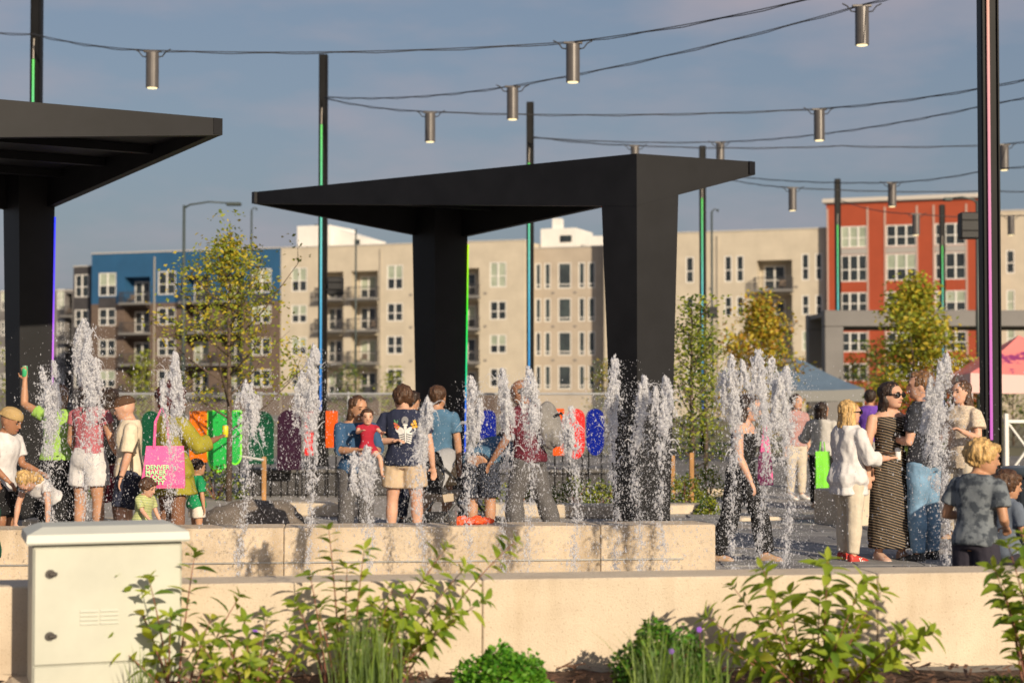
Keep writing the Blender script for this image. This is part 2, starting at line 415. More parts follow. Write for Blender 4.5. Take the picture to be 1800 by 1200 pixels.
def balcony(root, x0, x1, zf, dep, door_kind=None, out=.9):
    t = MB().box(x0 - .15, x1 + .15, -out, -.004, zf - .25, zf - .02).build('balcony', slab_m, root)
    m = MB(); zt = zf + 1.05
    m.box(x0 - .12, x1 + .12, -out + .03, -out + .08, zt - .06, zt); m.box(x0 - .12, x1 + .12, -out + .03, -out + .08, zf + .06, zf + .1)
    m.box(x0 - .12, x0 - .07, -out + .08, -.02, zt - .06, zt); m.box(x1 + .07, x1 + .12, -out + .08, -.02, zt - .06, zt)
    nb = int((x1 - x0 + .24) / .13)
    for k in range(nb + 1):
        x = x0 - .12 + (x1 - x0 + .22) * k / nb; m.box(x, x + .02, -out + .04, -out + .07, zf + .1, zt - .06)
    for k in range(6):
        y = -out + .08 + (out - .1) * k / 6
        m.box(x0 - .11, x0 - .09, y, y + .02, zf, zt - .06); m.box(x1 + .09, x1 + .11, y, y + .02, zf, zt - .06)
    m.build('railing', rail_m, t)
    wd = x1 - x0
    window(root, x0 + wd * .12, x0 + wd * .72, zf + .05, zf + 2.2, 2, (.4,), yf=dep - .02, kind=random.choice(('blind', None, 'dark')), fr=.1)
    if random.random() < .7:
        cx = random.uniform(x0 + .4, x1 - .5)
        c = MB(); c.bbox(cx - .3, cx + .3, -.2, .35, zf + .25, zf + .4, .03); c.bbox(cx - .3, cx + .3, .3, .38, zf + .4, zf + .85, .03)
        for ax in (-.27, .23):
            for ay in (-.18, .3): c.box(cx + ax, cx + ax + .04, ay, ay + .04, zf, zf + .25)
        c.build('patio_chair', mat('patio_' + random.choice('ab'), random.choice(((.3, .08, .05), (.05, .05, .06), (.16, .12, .09))), .8), root)
ROWZ = (2.1, 5.25, 8.4, 11.45)     # sill heights
ROWH = (1.75, 1.75, 1.75, 2.35)
def wing(name, label, px0, px1, ztop, mtl, cols, bals=(), back=0., rows=ROWZ, rowh=ROWH, lights=2, rails=(.45,), kind=None, z0=-1.0, band=None):
    x0, x1 = fac_x(px0, back), fac_x(px1, back)
    nb = Vector((-u_dir.y, u_dir.x)); o = FA + nb * back
    t = thing(name, label, 'building', (o.x, o.y, 0), u_ang)
    holes = []; wins = []; bl = []
    for c in cols:
        a, b = fac_x(c[0], back), fac_x(c[1], back); L = c[2] if len(c) > 2 else lights
        for z, h in zip(rows, rowh): holes.append((a, b, z, z + h, .13)); wins.append((a, b, z, z + h, L))
    for c in bals:
        a, b = fac_x(c[0], back), fac_x(c[1], back)
        for z in rows: holes.append((a, b, z - .75, z + 1.85, 1.5)); bl.append((a, b, z - .75))
    if band:   # split wall by height: (z, upper material)
        low = [h for h in holes if h[2] < band[0] - .8]; up = [h for h in holes if h[2] >= band[0] - .8]
        f1 = facade_mesh(x0, x1, z0, band[0], low, back); f1.build('wall', mtl, t)
        f2 = facade_mesh(x0, x1, band[0], ztop, up, back); o2 = f2.build('upper_wall', band[1], t)
    else:
        facade_mesh(x0, x1, z0, ztop, holes, back).build('wall', mtl, t)
    for a, b, c, d, L in wins: window(t, a, b, c, d, L, rails, kind=kind)
    for a, b, z in bl: balcony(t, a, b, z, 1.5)
    # parapet coping
    MB().box(x0 - .03, x1 + .03, -.06, .36, ztop + .003, ztop + .12).build('coping', mat('coping_metal', (.45, .43, .40), .5), t)
    return t, x0, x1
brick_br = mat('brown_brick', (.125, .088, .068), .85, var=(3.5, .25), bump=(14, .6))
blue_sd = siding('blue_siding', (.016, .085, .19), .18)
beige = siding('beige_siding', (.50, .44, .345), .45, .25)
taupe = siding('taupe_siding', (.42, .355, .28), .6, .2)
red_sd = siding('red_siding', (.33, .055, .018), .22, .4)
t1, xa, xb = wing('apartment_building', 'brown brick apartment block with bright blue siding on its top floor', 160, 493, 15.75, brick_br,
    [(173, 203), (277, 308), (443, 476)], [(218, 263), (323, 367), (383, 427)], band=(10.62, blue_sd))
t1b, _, _ = wing('apartment_building', 'narrow dark corner of the apartment block left of the blue siding', 128, 160, 14.6, mat('dark_panel', (.045, .042, .045), .7, var=(1, .2)), [(131, 155)], back=1.2)
for z in (9.9,):
    for c in ((173, 203), (443, 476)):
        MB().box(fac_x(c[0]), fac_x(c[1]), -.03, .02, 10.2, 11.3).build('dark_panel', _M['dark_panel'], t1)
t2, xa2, xb2 = wing('apartment_building', 'beige apartment wing with balconies behind the black canopy', 493, 922, 15.75, beige,
    [(512, 539), (680, 708), (861, 890)], [(561, 603), (617, 664), (790, 842)])
MB().box(xa2 + .1, xb2 - .1, -.05, .0, -1, 1.35).build('base_course', brick_br, t2)
t3, xa3, xb3 = wing('apartment_building', 'recessed taupe apartment wing with tall windows between canopy columns', 923, 1062, 15.1, taupe,
    [(941, 951, 1), (957, 968, 1), (981, 1004, 1), (1017, 1028, 1), (1034, 1046, 1)], back=1.6, rows=(1.9, 5.05, 8.2, 11.3), rowh=(2.2, 2.2, 2.2, 2.4), rails=(.16,), kind='teal')
t4, xa4, xb4 = wing('apartment_building', 'beige apartment wing between the canopy and the red building', 1062, 1453, 15.95, beige,
    [(1104, 1118, 1), (1206, 1220, 1), (1274, 1287, 1), (1295, 1308, 1), (1410, 1423, 1), (1434, 1446, 1)], [(1331, 1393)])
t5, xa5, xb5 = wing('apartment_building', 'orange-red apartment block with triple white windows at right', 1454, 1727, 18.0, red_sd,
    [(1479, 1525, 3), (1559, 1612, 3), (1645, 1699, 3)], back=-.8, rows=(2.6, 5.1, 8.5, 11.2, 14.15), rowh=(1.5, 1.7, 1.75, 2.3, 1.85), z0=-1)
for c in ((1479, 1525), (1559, 1612), (1645, 1699)):
    a, b = fac_x(c[0], -.8), fac_x(c[1], -.8); MB().box(a, b, -.03, .0, 13.55, 14.1).build('spandrel_panel', mat('spandrel_grey', (.33, .31, .29), .7), t5)
for c in (1456, 1526.5, 1557, 1613.5, 1643, 1700.5, 1722):
    a = fac_x(c, -.8); MB().box(a - .07, a + .07, -.05, .0, -1, 17.6).build('trim_strip', mat('trim_pink_grey', (.45, .33, .28), .6), t5)
MB().box(xa5 - .3, xb5 + .3, -.35, 12, 18.1, 18.45).build('roof_edge', mat('roof_fascia', (.5, .46, .42), .6), t5)
t6, _, _ = wing('apartment_building', 'beige apartment wing right of the red block behind the near post', 1727, 1900, 17.0, beige,
    [(1770, 1785, 1), (1815, 1830, 1)], back=.8, rows=(2.2, 5.35, 8.5, 11.7), rowh=(1.8, 1.8, 1.8, 2.0))
t0, _, _ = wing('apartment_building', 'far grey apartment block beyond the left canopy column', -60, 150, 13.6, mat('far_grey_wall', (.17, .16, .155), .8, var=(.4, .25)),
    [(-20, -4), (1, 14), (22, 36), (100, 112)], [(114, 126)], back=22)
vent_m = mat('wall_vent', (.22, .20, .18), .6)
for tt, pxs, bk_, zz in ((t3, (972, 1011), 1.6, (4.6, 7.75, 10.9)), (t2, (548, 722, 853), 0, (4.6, 7.8, 10.9)), (t4, (1250, 1400), 0, (4.6, 7.8, 10.9)), (t1, (210, 315, 436), 0, (4.6, 7.8))):
    for px in pxs:
        for z in zz: x = fac_x(px, bk_); MB().box(x - .14, x + .14, -.05, -.001, z - .1, z + .1).build('wall_vent', vent_m, tt)
for tt, px, zt_ in ((t2, 668.5, 15.4), (t4, 1262, 15.6), (t1, 271, 15.3)):
    x = fac_x(px); MB().box(x - .05, x + .05, -.1, -.004, -.5, zt_).build('downpipe', mat('downpipe', (.38, .34, .28), .6), tt)
# rooftop rooms
pent = mat('penthouse_white', (.72, .70, .66), .7, var=(.8, .06))
a, b = fac_x(497), fac_x(556); MB().box(a, b, 3.0, 9, 15.4, 18.2).build('penthouse', pent, t2)
a2, b2 = fac_x(556.5), fac_x(611)
MB().hexa([(b + .02, 3.6, 15.4), (b2, 3.6, 15.4), (b2, 9, 15.4), (b + .02, 9, 15.4), (b + .02, 3.6, 17.9), (b2, 3.6, 16.9), (b2, 9, 16.9), (b + .02, 9, 17.9)]).build('penthouse', pent, t2)
MB().box(b2 - .9, b2 - .4, 3.5, 3.595, 16.0, 16.7).build('rooftop_vent', glass_d, t2)
MB().box(a + 1.4, a + 2.8, 4, 6, 18.2, 18.4).build('roof_hatch', rail_m, t2)
a, b = fac_x(944, 3), fac_x(1006, 3); MB().box(a, b, 2.5, 8, 14.7, 17.2).build('penthouse', pent, t3)
MB().box(a + 2.0, b - .4, 2.4, 2.495, 15.9, 16.5).build('rooftop_vent', glass_d, t3)
MB().box(a + 1.0, a + 1.8, 3, 4, 17.2, 18.2).build('chimney', pent, t3)
a, b = fac_x(1028, 3), fac_x(1062, 3); MB().box(a, b, 3, 8, 14.7, 16.4).build('penthouse', pent, t3)

# ================================================================== canopies
def lerp(a, b, t): return a + (b - a) * t
def canopy(label, N, L, Fp, Rp, Ht, dN, dT, colN=((.52, .33), (.58, .44)), colF=((.55, .45), (.55, .45)), mtl=charcoal, led=None, ledmat=None, cN=True):
    N, L, Fp, Rp = [Vector((p[0], p[1])) for p in (N, L, Fp, Rp)]
    c = (N + L + Fp + Rp) / 4
    t = thing('shade_canopy', label, 'canopy', (0, 0, 0), 0)
    th = .10
    def beam(A, B, dA, dB):
        d = (B - A).normalized(); nin = Vector((-d.y, d.x)); nin = nin if nin.dot(c - (A + B) / 2) > 0 else -nin
        e = .004
        A2, B2 = A + d * th * 0 + nin * th, B + nin * th
        p = [(A, Ht - dA), (B, Ht - dB), (B2, Ht - dB), (A2, Ht - dA), (A, Ht), (B, Ht), (B2, Ht), (A2, Ht)]
        q = [(v.x, v.y, z) for v, z in p]
        if (B - A).cross(nin) < 0: q = [q[1], q[0], q[3], q[2], q[5], q[4], q[7], q[6]]
        MB().hexa(q).build('fascia_beam', mtl, t)
    beam(N, L, dN, dT); beam(N, Rp, dN - .003, dT); beam(Fp, L, dN - .06, dT - .002); beam(Fp, Rp, dN - .06, dT - .003)
    q = [lerp(p, c, .02) for p in (N, L, Fp, Rp)]
    z0, z1 = Ht - .11, Ht - .03
    pts = [(v.x, v.y, z0) for v in q] + [(v.x, v.y, z1) for v in q]
    area = sum(q[i].x * q[(i + 1) % 4].y - q[(i + 1) % 4].x * q[i].y for i in range(4))
    if area < 0: pts = pts[3::-1] + pts[7:3:-1]
    MB().hexa(pts).build('roof_panel', mtl, t)
    for k in (.3, .55, .8):   # purlins under the roof
        a, b = lerp(N, L, k), lerp(Rp, Fp, k); d = (b - a).normalized(); w = Vector((-d.y, d.x)) * .05
        a += d * .1; b -= d * .1
        MB().hexa([(*(a - w), Ht - .2), (*(b - w), Ht - .2), (*(b + w), Ht - .2), (*(a + w), Ht - .2), (*(a - w), z0 - .003), (*(b - w), z0 - .003), (*(b + w), z0 - .003), (*(a + w), z0 - .003)]).build('purlin', mtl, t)
    def column(C, A, B, wa, wb, zt):
        da, db = (A - C).normalized(), (B - C).normalized()
        off = (da + db).normalized() * .005
        C = C + off
        def quad(a, b, z): return [(*C, z), (*(C + da * a), z), (*(C + da * a + db * b), z), (*(C + db * b), z)]
        bq, tq = quad(wa[1], wb[1], gz(C.y)), quad(wa[0], wb[0], zt)
        if da.cross(db) < 0: bq, tq = bq[::-1], tq[::-1]
        m = MB().hexa(bq + tq); o = m.build('column', mtl, t)
        return C, da, db
    if cN: column(N, L, Rp, colN[0], colN[1], Ht - .12)
    C, da, db = column(Fp, L, Rp, colF[0], colF[1], Ht - .12)
    if ledmat:
        z1 = Ht - dN - .02; z0 = .45
        def e(z):
            k = (z - gz(C.y)) / (Ht - .12); w = lerp(colF[1][1], colF[1][0], k); p = C + db * w; return (p.x + .012, p.y - .02, z)
        MB().tube([e(z0), e(z1)], .011, 6).build('led_strip', ledmat, t)
    return t
sN, sL, sR = 150., 125.6, 144.8
HT = 4.37
cyan, green, lime, blue, indigo = srgb(60, 190, 200), srgb(70, 210, 90), srgb(130, 225, 20), srgb(30, 110, 220), srgb(60, 50, 230)
ledA = zramp('led_lime_blue', [(0, srgb(40, 60, 220)), (.3, blue), (.42, srgb(20, 200, 130)), (.7, srgb(40, 220, 40)), (1, srgb(190, 230, 0))], .4, 3.75, 1.1)
ledB = zramp('led_violet', [(0, srgb(230, 130, 200)), (.45, srgb(190, 90, 220)), (.7, srgb(90, 70, 235)), (1, srgb(40, 60, 240))], .8, 3.75, 1.1)
canopy('black angular shade canopy on two tapered columns in the centre', ((1120 - 900) / sN, F / sN), ((441 - 900) / sL, F / sL), (-1.0, 25.4), ((1329 - 900) / sR, F / sR), HT, .62, .16, ledmat=ledA)
canopy('near black shade canopy with pointed corner cut off by the left edge', (-7.4, 14.8), (-10.4, 18.7), (-5.98, 21.5), (-2.97, 17.44), HT, .62, .17, colF=((.45, .36), (.55, .46)), ledmat=ledB)
# far grey portal-shaped canopy
pg = mat('portal_grey', (.15, .142, .138), .6, var=(.8, .12))
t = thing('shade_canopy', 'grey boxy portal canopy before the red building', 'canopy', (0, 0, 0))
A = gp(1450, 52); B = gp(1985, 52); zt = 1.56 + 145 / 52
MB().bbox(A.x, B.x, A.y, A.y + .6, zt - .55, zt, .02).build('fascia_beam', pg, t)
MB().bbox(A.x + .003, A.x + .64, A.y + .003, A.y + .597, gz(A.y), zt - .553, .02).build('column', pg, t)
MB().bbox(B.x - .64, B.x - .003, A.y + .003, A.y + .597, gz(A.y), zt - .553, .02).build('column', pg, t)
MB().bbox(A.x, B.x, A.y + 3.2, A.y + 3.8, zt - .55, zt, .02).build('fascia_beam', pg, t)
MB().bbox(A.x + .003, A.x + .64, A.y + 3.203, A.y + 3.797, gz(A.y), zt - .553, .02).build('column', pg, t)
MB().box(A.x + .05, B.x - .05, A.y + .603, A.y + 3.197, zt - .2, zt - .05).build('roof_panel', pg, t)

# ================================================================== light poles
poles = {}
def pole(key, px, s, label, stops, w=.2, H=9.67, led=(1.3, 8.0), strength=1.0):
    p = gp(px, s); g = p.z
    t = thing('light_pole', label, 'light pole', p, 0, 'tall black poles with coloured light tubes')
    m = MB(); m.bbox(-w / 2, w / 2, -w / 2, w / 2, -.02, H, .012); m.build('post', blackm, t)
    for sx in (-1, 1):
        MB().box(sx * w * .42 - .008, sx * w * .42 + .008, -w / 2 - .03, -w / 2 - .001, .3, H - .05).build('channel_flange', blackm, t)
    MB().bbox(-w * .9, w * .9, -w * .9, w * .9, -.01, .03, .008).build('base_plate', blackm, t)
    lm = zramp('led_' + key, stops, led[0], led[1], strength)
    MB().tube([(-.03, -w / 2 - .028, led[0]), (-.03, -w / 2 - .028, led[1])], .021 if s < 100 else .016, 8).build('light_tube', lm, t, smooth=True)
    MB().tube([(-.03, -w / 2 - .02, led[1] + .01), (-.03, -w / 2 - .022, led[1] + .22), (-.02, -w / 2 - .018, led[1] + .4)], .012, 6).build('tube_cap', mat('tube_end', (.42, .38, .33), .5), t)
    poles[key] = (p, H)
    return t
gst = [(0, srgb(40, 110, 215)), (.2, srgb(60, 155, 215)), (.5, srgb(75, 190, 205)), (.75, srgb(80, 205, 150)), (1, srgb(95, 215, 90))]
for key, px, s, lab in (('a', 60, 92, 'black light pole with green tube rising behind the left canopy'), ('b', 567, 75, 'black light pole with green-to-cyan tube left of the central canopy'),
                        ('c', 932, 65, 'black light pole rising behind the middle of the central canopy'), ('d', 1236, 55.8, 'black light pole right of the central canopy column'),
                        ('e', 1474, 48.9, 'black light pole in front of the left side of the red building'), ('f', 1658, 43.5, 'farthest black light pole before the red building, partly behind a tree')):
    pole(key, px, s, lab, gst)
pst = [(0, srgb(215, 105, 200)), (.22, srgb(230, 125, 190)), (.4, srgb(232, 150, 165)), (.6, srgb(235, 165, 140)), (1, srgb(240, 170, 120))]
pole('n', 1741, 152, 'nearest black light pole with pink tube at the right edge', pst, w=.205, led=(1.02, 9.2), strength=.85)
spk = mat('speaker_black', (.012, .012, .013), .6, bump=(80, .3))
def speaker(px, py, s, w, h, label, side):
    p = at(px, py, F / s - .1)
    t = thing('loudspeaker', label, 'loudspeaker', p, 0, 'loudspeakers mounted on the light poles')
    MB().bbox(-w / 2, w / 2, -.14, .12, -h / 2, h / 2, .02).build('cabinet', spk, t)
    for z in (-h * .2, h * .2): MB().box(-w * .42, w * .42, -.152, -.141, z - .012, z + .012).build('grille_bar', blackm, t)
    MB().box(min(side * w / 2, side * (w / 2 + .14)), max(side * w / 2, side * (w / 2 + .14)), -.03, .03, -.05, .05).build('mounting_bracket', blackm, t)
speaker(590, 503, 75, .36, .42, 'black loudspeaker on the pole left of the canopy', -1)
speaker(1252, 549, 55.8, .3, .36, 'black loudspeaker on the pole right of the canopy column', -1)
speaker(1704, 397, 100, .36, .46, 'black loudspeaker beside the nearest pole, highest at right', 1)

# ================================================================== hanging lights and cables
cable_m = mat('cable_black', (.03, .03, .032), .6)
lamp_m = mat('lamp_bronze', (.11, .10, .095), .4, metal=.3, var=(6, .1))
lens_m = mat('lamp_lens', (.9, .8, .6), .4, emit=((1.0, .80, .42), 1.25))
LL = .62
def pendant(px, py, s, label):
    Y = F / s; p = at(px, py, Y)
    t = thing('hanging_light', label, 'lamp', p, 0, 'cylinder lights hung on the cables')
    r = .108; n = 20
    def ring(z, q): return [(q * math.cos(2 * math.pi * k / n), q * math.sin(2 * math.pi * k / n), z) for k in range(n)]
    MB().rings([ring(-LL, r - .02), ring(-LL, r), ring(-.035, r), ring(-.025, r - .01)][0:]).build('housing', lamp_m, t, smooth=False)
    MB().rings([ring(-LL - .012, r - .03), ring(-LL - .003, r - .022)]).build('lens', lens_m, t)
    MB().bbox(-.15, .15, -.03, .03, -.022, .012, .006).build('hanger_plate', lamp_m, t)
    MB().tube([(-r, 0, -.1), (-r - .06, 0, -.09), (-r - .12, 0, -.01), (-r - .2, 0, .03)], .011, 6).build('power_lead', cable_m, t)
    MB().tube([(r, 0, -.1), (r + .06, 0, -.09), (r + .12, 0, -.01), (r + .2, 0, .03)], .011, 6).build('power_lead', cable_m, t)
    return p
def cable(points, label):
    """points = (px, py, s[, lamp label])"""
    W = []; lamps = []
    for q in points:
        p = at(q[0], q[1], F / q[2])
        if len(q) > 3: lamps.append(q); p = p + Vector((0, 0, .014))
        W.append(p)
    path = []; tw = []
    for a, b in zip(W[:-1], W[1:]):
        L = (b - a).length; n = max(6, int(L / .35)); sag = .012 * L
        for k in range(n):
            u = k / n; p = a.lerp(b, u); p.z -= sag * 4 * u * (1 - u); path.append(p)
            tw.append(p + Vector((0, 0, -.02 - .012 * math.sin(len(path) * 1.7))))
    path.append(W[-1]); tw.append(W[-1] + Vector((0, 0, -.02)))
    t = thing('light_cable', label, 'cable', W[0], 0, 'cables strung between the poles')
    O = W[0]
    MB().tube([p - O for p in path], .008, 5).build('steel_wire', cable_m, t)
    MB().tube([p - O for p in tw], .008, 5).build('power_wire', cable_m, t)
    for q in lamps: pendant(q[0], q[1], q[2], q[3])
cable([(-120, 45, 88), (60, 60, 93), (268, 90, 105, 'hanging cylinder light at upper left, beside the left canopy'), (1007, 75, 113, 'largest hanging cylinder light near the top centre'), (1420, -2, 128), (1700, -70, 140)], 'topmost cable running from the left pole across the sky')
cable([(570, 170, 75.5), (901, 152, 94, 'hanging cylinder light left of the top centre one, lower'), (1515, 10, 113, 'highest hanging cylinder light, cut by the top edge at right'), (1640, -30, 120)], 'cable climbing from the second pole to the top right')
cable([(570, 172, 75.5), (756, 197, 85, 'hanging cylinder light just right of the second pole'), (1440, 192, 89, 'hanging cylinder light at upper right below the two highest'), (1810, 138, 105), (1950, 110, 112)], 'long cable level across the middle of the sky')
cable([(935, 241, 65.5), (1266, 250, 68, 'hanging light half hidden behind the canopy tip, right one'), (1745, 182, 92), (1950, 130, 105)], 'cable rising right from the third pole to the near pole')
cable([(935, 240, 65.5), (1116, 256, 69, 'hanging light mostly hidden behind the canopy peak'), (1480, 256, 71), (1765, 254, 73, 'small hanging light right of the nearest pole, upper one'), (1950, 220, 80)], 'cable low behind the top of the central canopy')
cable([(1237, 302, 56.3), (1568, 321, 68, 'small hanging light in front of the top of the red building, left'), (1742, 297, 76), (1950, 270, 84)], 'cable from the fourth pole over the red building')
cable([(1237, 303, 56.3), (1393, 330, 65, 'small hanging light against sky just left of the red building'), (1750, 335, 66), (1950, 335, 68)], 'cable just below, touching the red building roofline')
cable([(1474, 350, 49.3), (1610, 376, 60, 'small hanging light in front of red building windows'), (1777, 379, 55, 'lowest small hanging light at the right edge'), (1900, 372, 58)], 'lowest cable crossing the red building')

# ================================================================== street lamps
lampgreen = mat('lamp_post_green', (.045, .06, .058), .5)
def street_lamp(px, s, ztop, arm, label, ang=0., r=.07):
    p = gp(px, s); t = thing('street_lamp', label, 'street lamp', p, ang)
    MB().tube([(0, 0, 0), (0, 0, ztop * .5), (0, 0, ztop)], [r * 1.3, r * 1.1, r * .8], 10).build('post', lampgreen, t, smooth=True)
    MB().bbox(-.16, .16, -.16, .16, -.02, .06, .02).build('base_plate', lampgreen, t)
    if arm:
        MB().tube([(0, 0, ztop - .1), (arm * .12, 0, ztop + .02), (arm * .5, 0, ztop + .12), (arm * .85, 0, ztop + .08)], [r * .6, r * .55, r * .5, r * .45], 8).build('arm', lampgreen, t, smooth=True)
        m = MB(); a = arm * .85; b = arm * 1.15; lo, hi = min(a, b), max(a, b)
        m.bbox(lo, hi, -.13, .13, ztop - .02, ztop + .1, .03); m.build('lamp_head', lampgreen, t)
    return t
street_lamp(322, 50, zat(360, 50) - gz(60), 1.75, 'dark green street lamp with curved arm in front of the blue building', r=.06)
street_lamp(441, 34, zat(368, 34) - gz(88), .25, 'thin distant lamp post above the blue building', r=.06)
street_lamp(625, 30, zat(402, 30) - gz(100), 0, 'distant thin mast above the beige building near the white rooftop', r=.06)
street_lamp(1252, 36, zat(371, 36) - gz(83), .3, 'distant thin lamp post beside the fourth black pole', r=.06)
street_lamp(1720, 52, zat(352, 52) - gz(58), -1.0, 'street lamp with short arm beside the nearest pole', r=.07)

# ================================================================== chain-link fence
galv = mat('galvanised', (.42, .43, .44), .45, metal=.5)
fs = 62.; fY = F / fs; fz = gz(fY)
f0, f1 = (150 - 900) / fs, (1075 - 900) / fs
t = thing('chain_link_fence', 'long grey chain-link fence in front of the apartment buildings', 'fence', (0, fY, fz))
zt = zat(692, fs) - fz
MB().tube([(f0, 0, zt), (f1, 0, zt)], .03, 8).build('top_rail', galv, t)
x = f0
while x < f1 + .01:
    MB().tube([(x, .04, 0), (x, .04, zt + .06)], .032, 8).build('post', galv, t); x += (f1 - f0) / 6
pts = []; dq = []
V = []; Q = []
cell = .11; hgt = zt
n = int((f1 - f0) / cell)
for k in range(-int(hgt / cell), n):
    for sg in (1, -1):
        xa = f0 + k * cell; xb = xa + hgt
        if sg < 0: xa, xb = xb, xa
        za, zb = .03, hgt - .02
        # clip to span
        def cl(x): return min(max(x, f0), f1)
        ca, cb = cl(xa), cl(xb)
        if abs(ca - cb) < .05: continue
        fa = (ca - xa) / (xb - xa); fb = (cb - xa) / (xb - xa)
        z0_, z1_ = za + (zb - za) * fa, za + (zb - za) * fb
        w = .004; yy = -.036 if sg > 0 else -.041; b = len(V)
        V += [(ca - w, yy, z0_), (ca + w, yy, z0_), (cb + w, yy, z1_), (cb - w, yy, z1_)]; Q.append((b, b + 1, b + 2, b + 3))
me = np_mesh('wire_mesh', np.array(V), np.array(Q), galv); o = put('wire_mesh', me, t); o['kind'] = 'stuff'
# ================================================================== people
def remeshed(mb, voxel, smooth_it=4, fold=0., fscale=11., name='body', m=None, seed=0., zst=.45, keep_z=None):
    me0 = mb.mesh('tmp'); o = bpy.data.objects.new('tmp', me0); link(o)
    r = o.modifiers.new('r', 'REMESH'); r.mode = 'VOXEL'; r.voxel_size = voxel; r.use_smooth_shade = True
    if smooth_it:
        s = o.modifiers.new('s', 'SMOOTH'); s.factor = .5; s.iterations = smooth_it
    dg = bpy.context.evaluated_depsgraph_get(); dg.update()
    me = bpy.data.meshes.new_from_object(o.evaluated_get(dg)); me.name = name
    bpy.data.objects.remove(o); bpy.data.meshes.remove(me0)
    if fold:
        n = len(me.vertices); co = np.empty(n * 3, np.float32); me.vertices.foreach_get('co', co); co = co.reshape(-1, 3)
        no = np.empty(n * 3, np.float32); me.vertices.foreach_get('normal', no); no = no.reshape(-1, 3)
        d = np.array([noise.noise((p[0] * fscale + seed, p[1] * fscale, p[2] * fscale * zst)) + .5 * noise.noise((p[0] * fscale * 2.3, p[1] * fscale * 2.3 + seed, p[2] * fscale * 1.3)) for p in co.tolist()], np.float32)
        co += no * (d * fold)[:, None]; me.vertices.foreach_set('co', co.ravel()); me.update()
    me.materials.clear()
    if m: me.materials.append(m)
    me.polygons.foreach_set('use_smooth', np.ones(len(me.polygons), bool))
    return me
def skin(name, c):
    m = mat('skin_' + name, c, .5, var=(9, .08), spec=.35)
    b = m.node_tree.nodes['Principled BSDF']; b.inputs['Subsurface Weight'].default_value = .12; b.inputs['Subsurface Radius'].default_value = (.02, .008, .004); b.inputs['Subsurface Scale'].default_value = .5
    return m
def cloth(name, c, **k): return mat('cloth_' + name, c, k.pop('rough', .85), var=k.pop('var', (14, .10)), bump=k.pop('bump', (20, .55)), spec=.2, **k)
def hairm(name, c): return mat('hair_' + name, c, .45, var=(70, .55), bump=(120, .9), spec=.4, stretch=(1, 1, .12))
SK = {'fair': skin('fair', (.56, .32, .22)), 'tan': skin('tan', (.44, .235, .14)), 'brown': skin('brown', (.33, .16, .09)), 'dark': skin('dark', (.22, .105, .06))}
eye_m = mat('eye_dark', (.015, .012, .01), .2); lip_m = mat('lips', (.36, .12, .10), .45); black_pl = mat('black_plastic', (.01, .01, .01), .2)

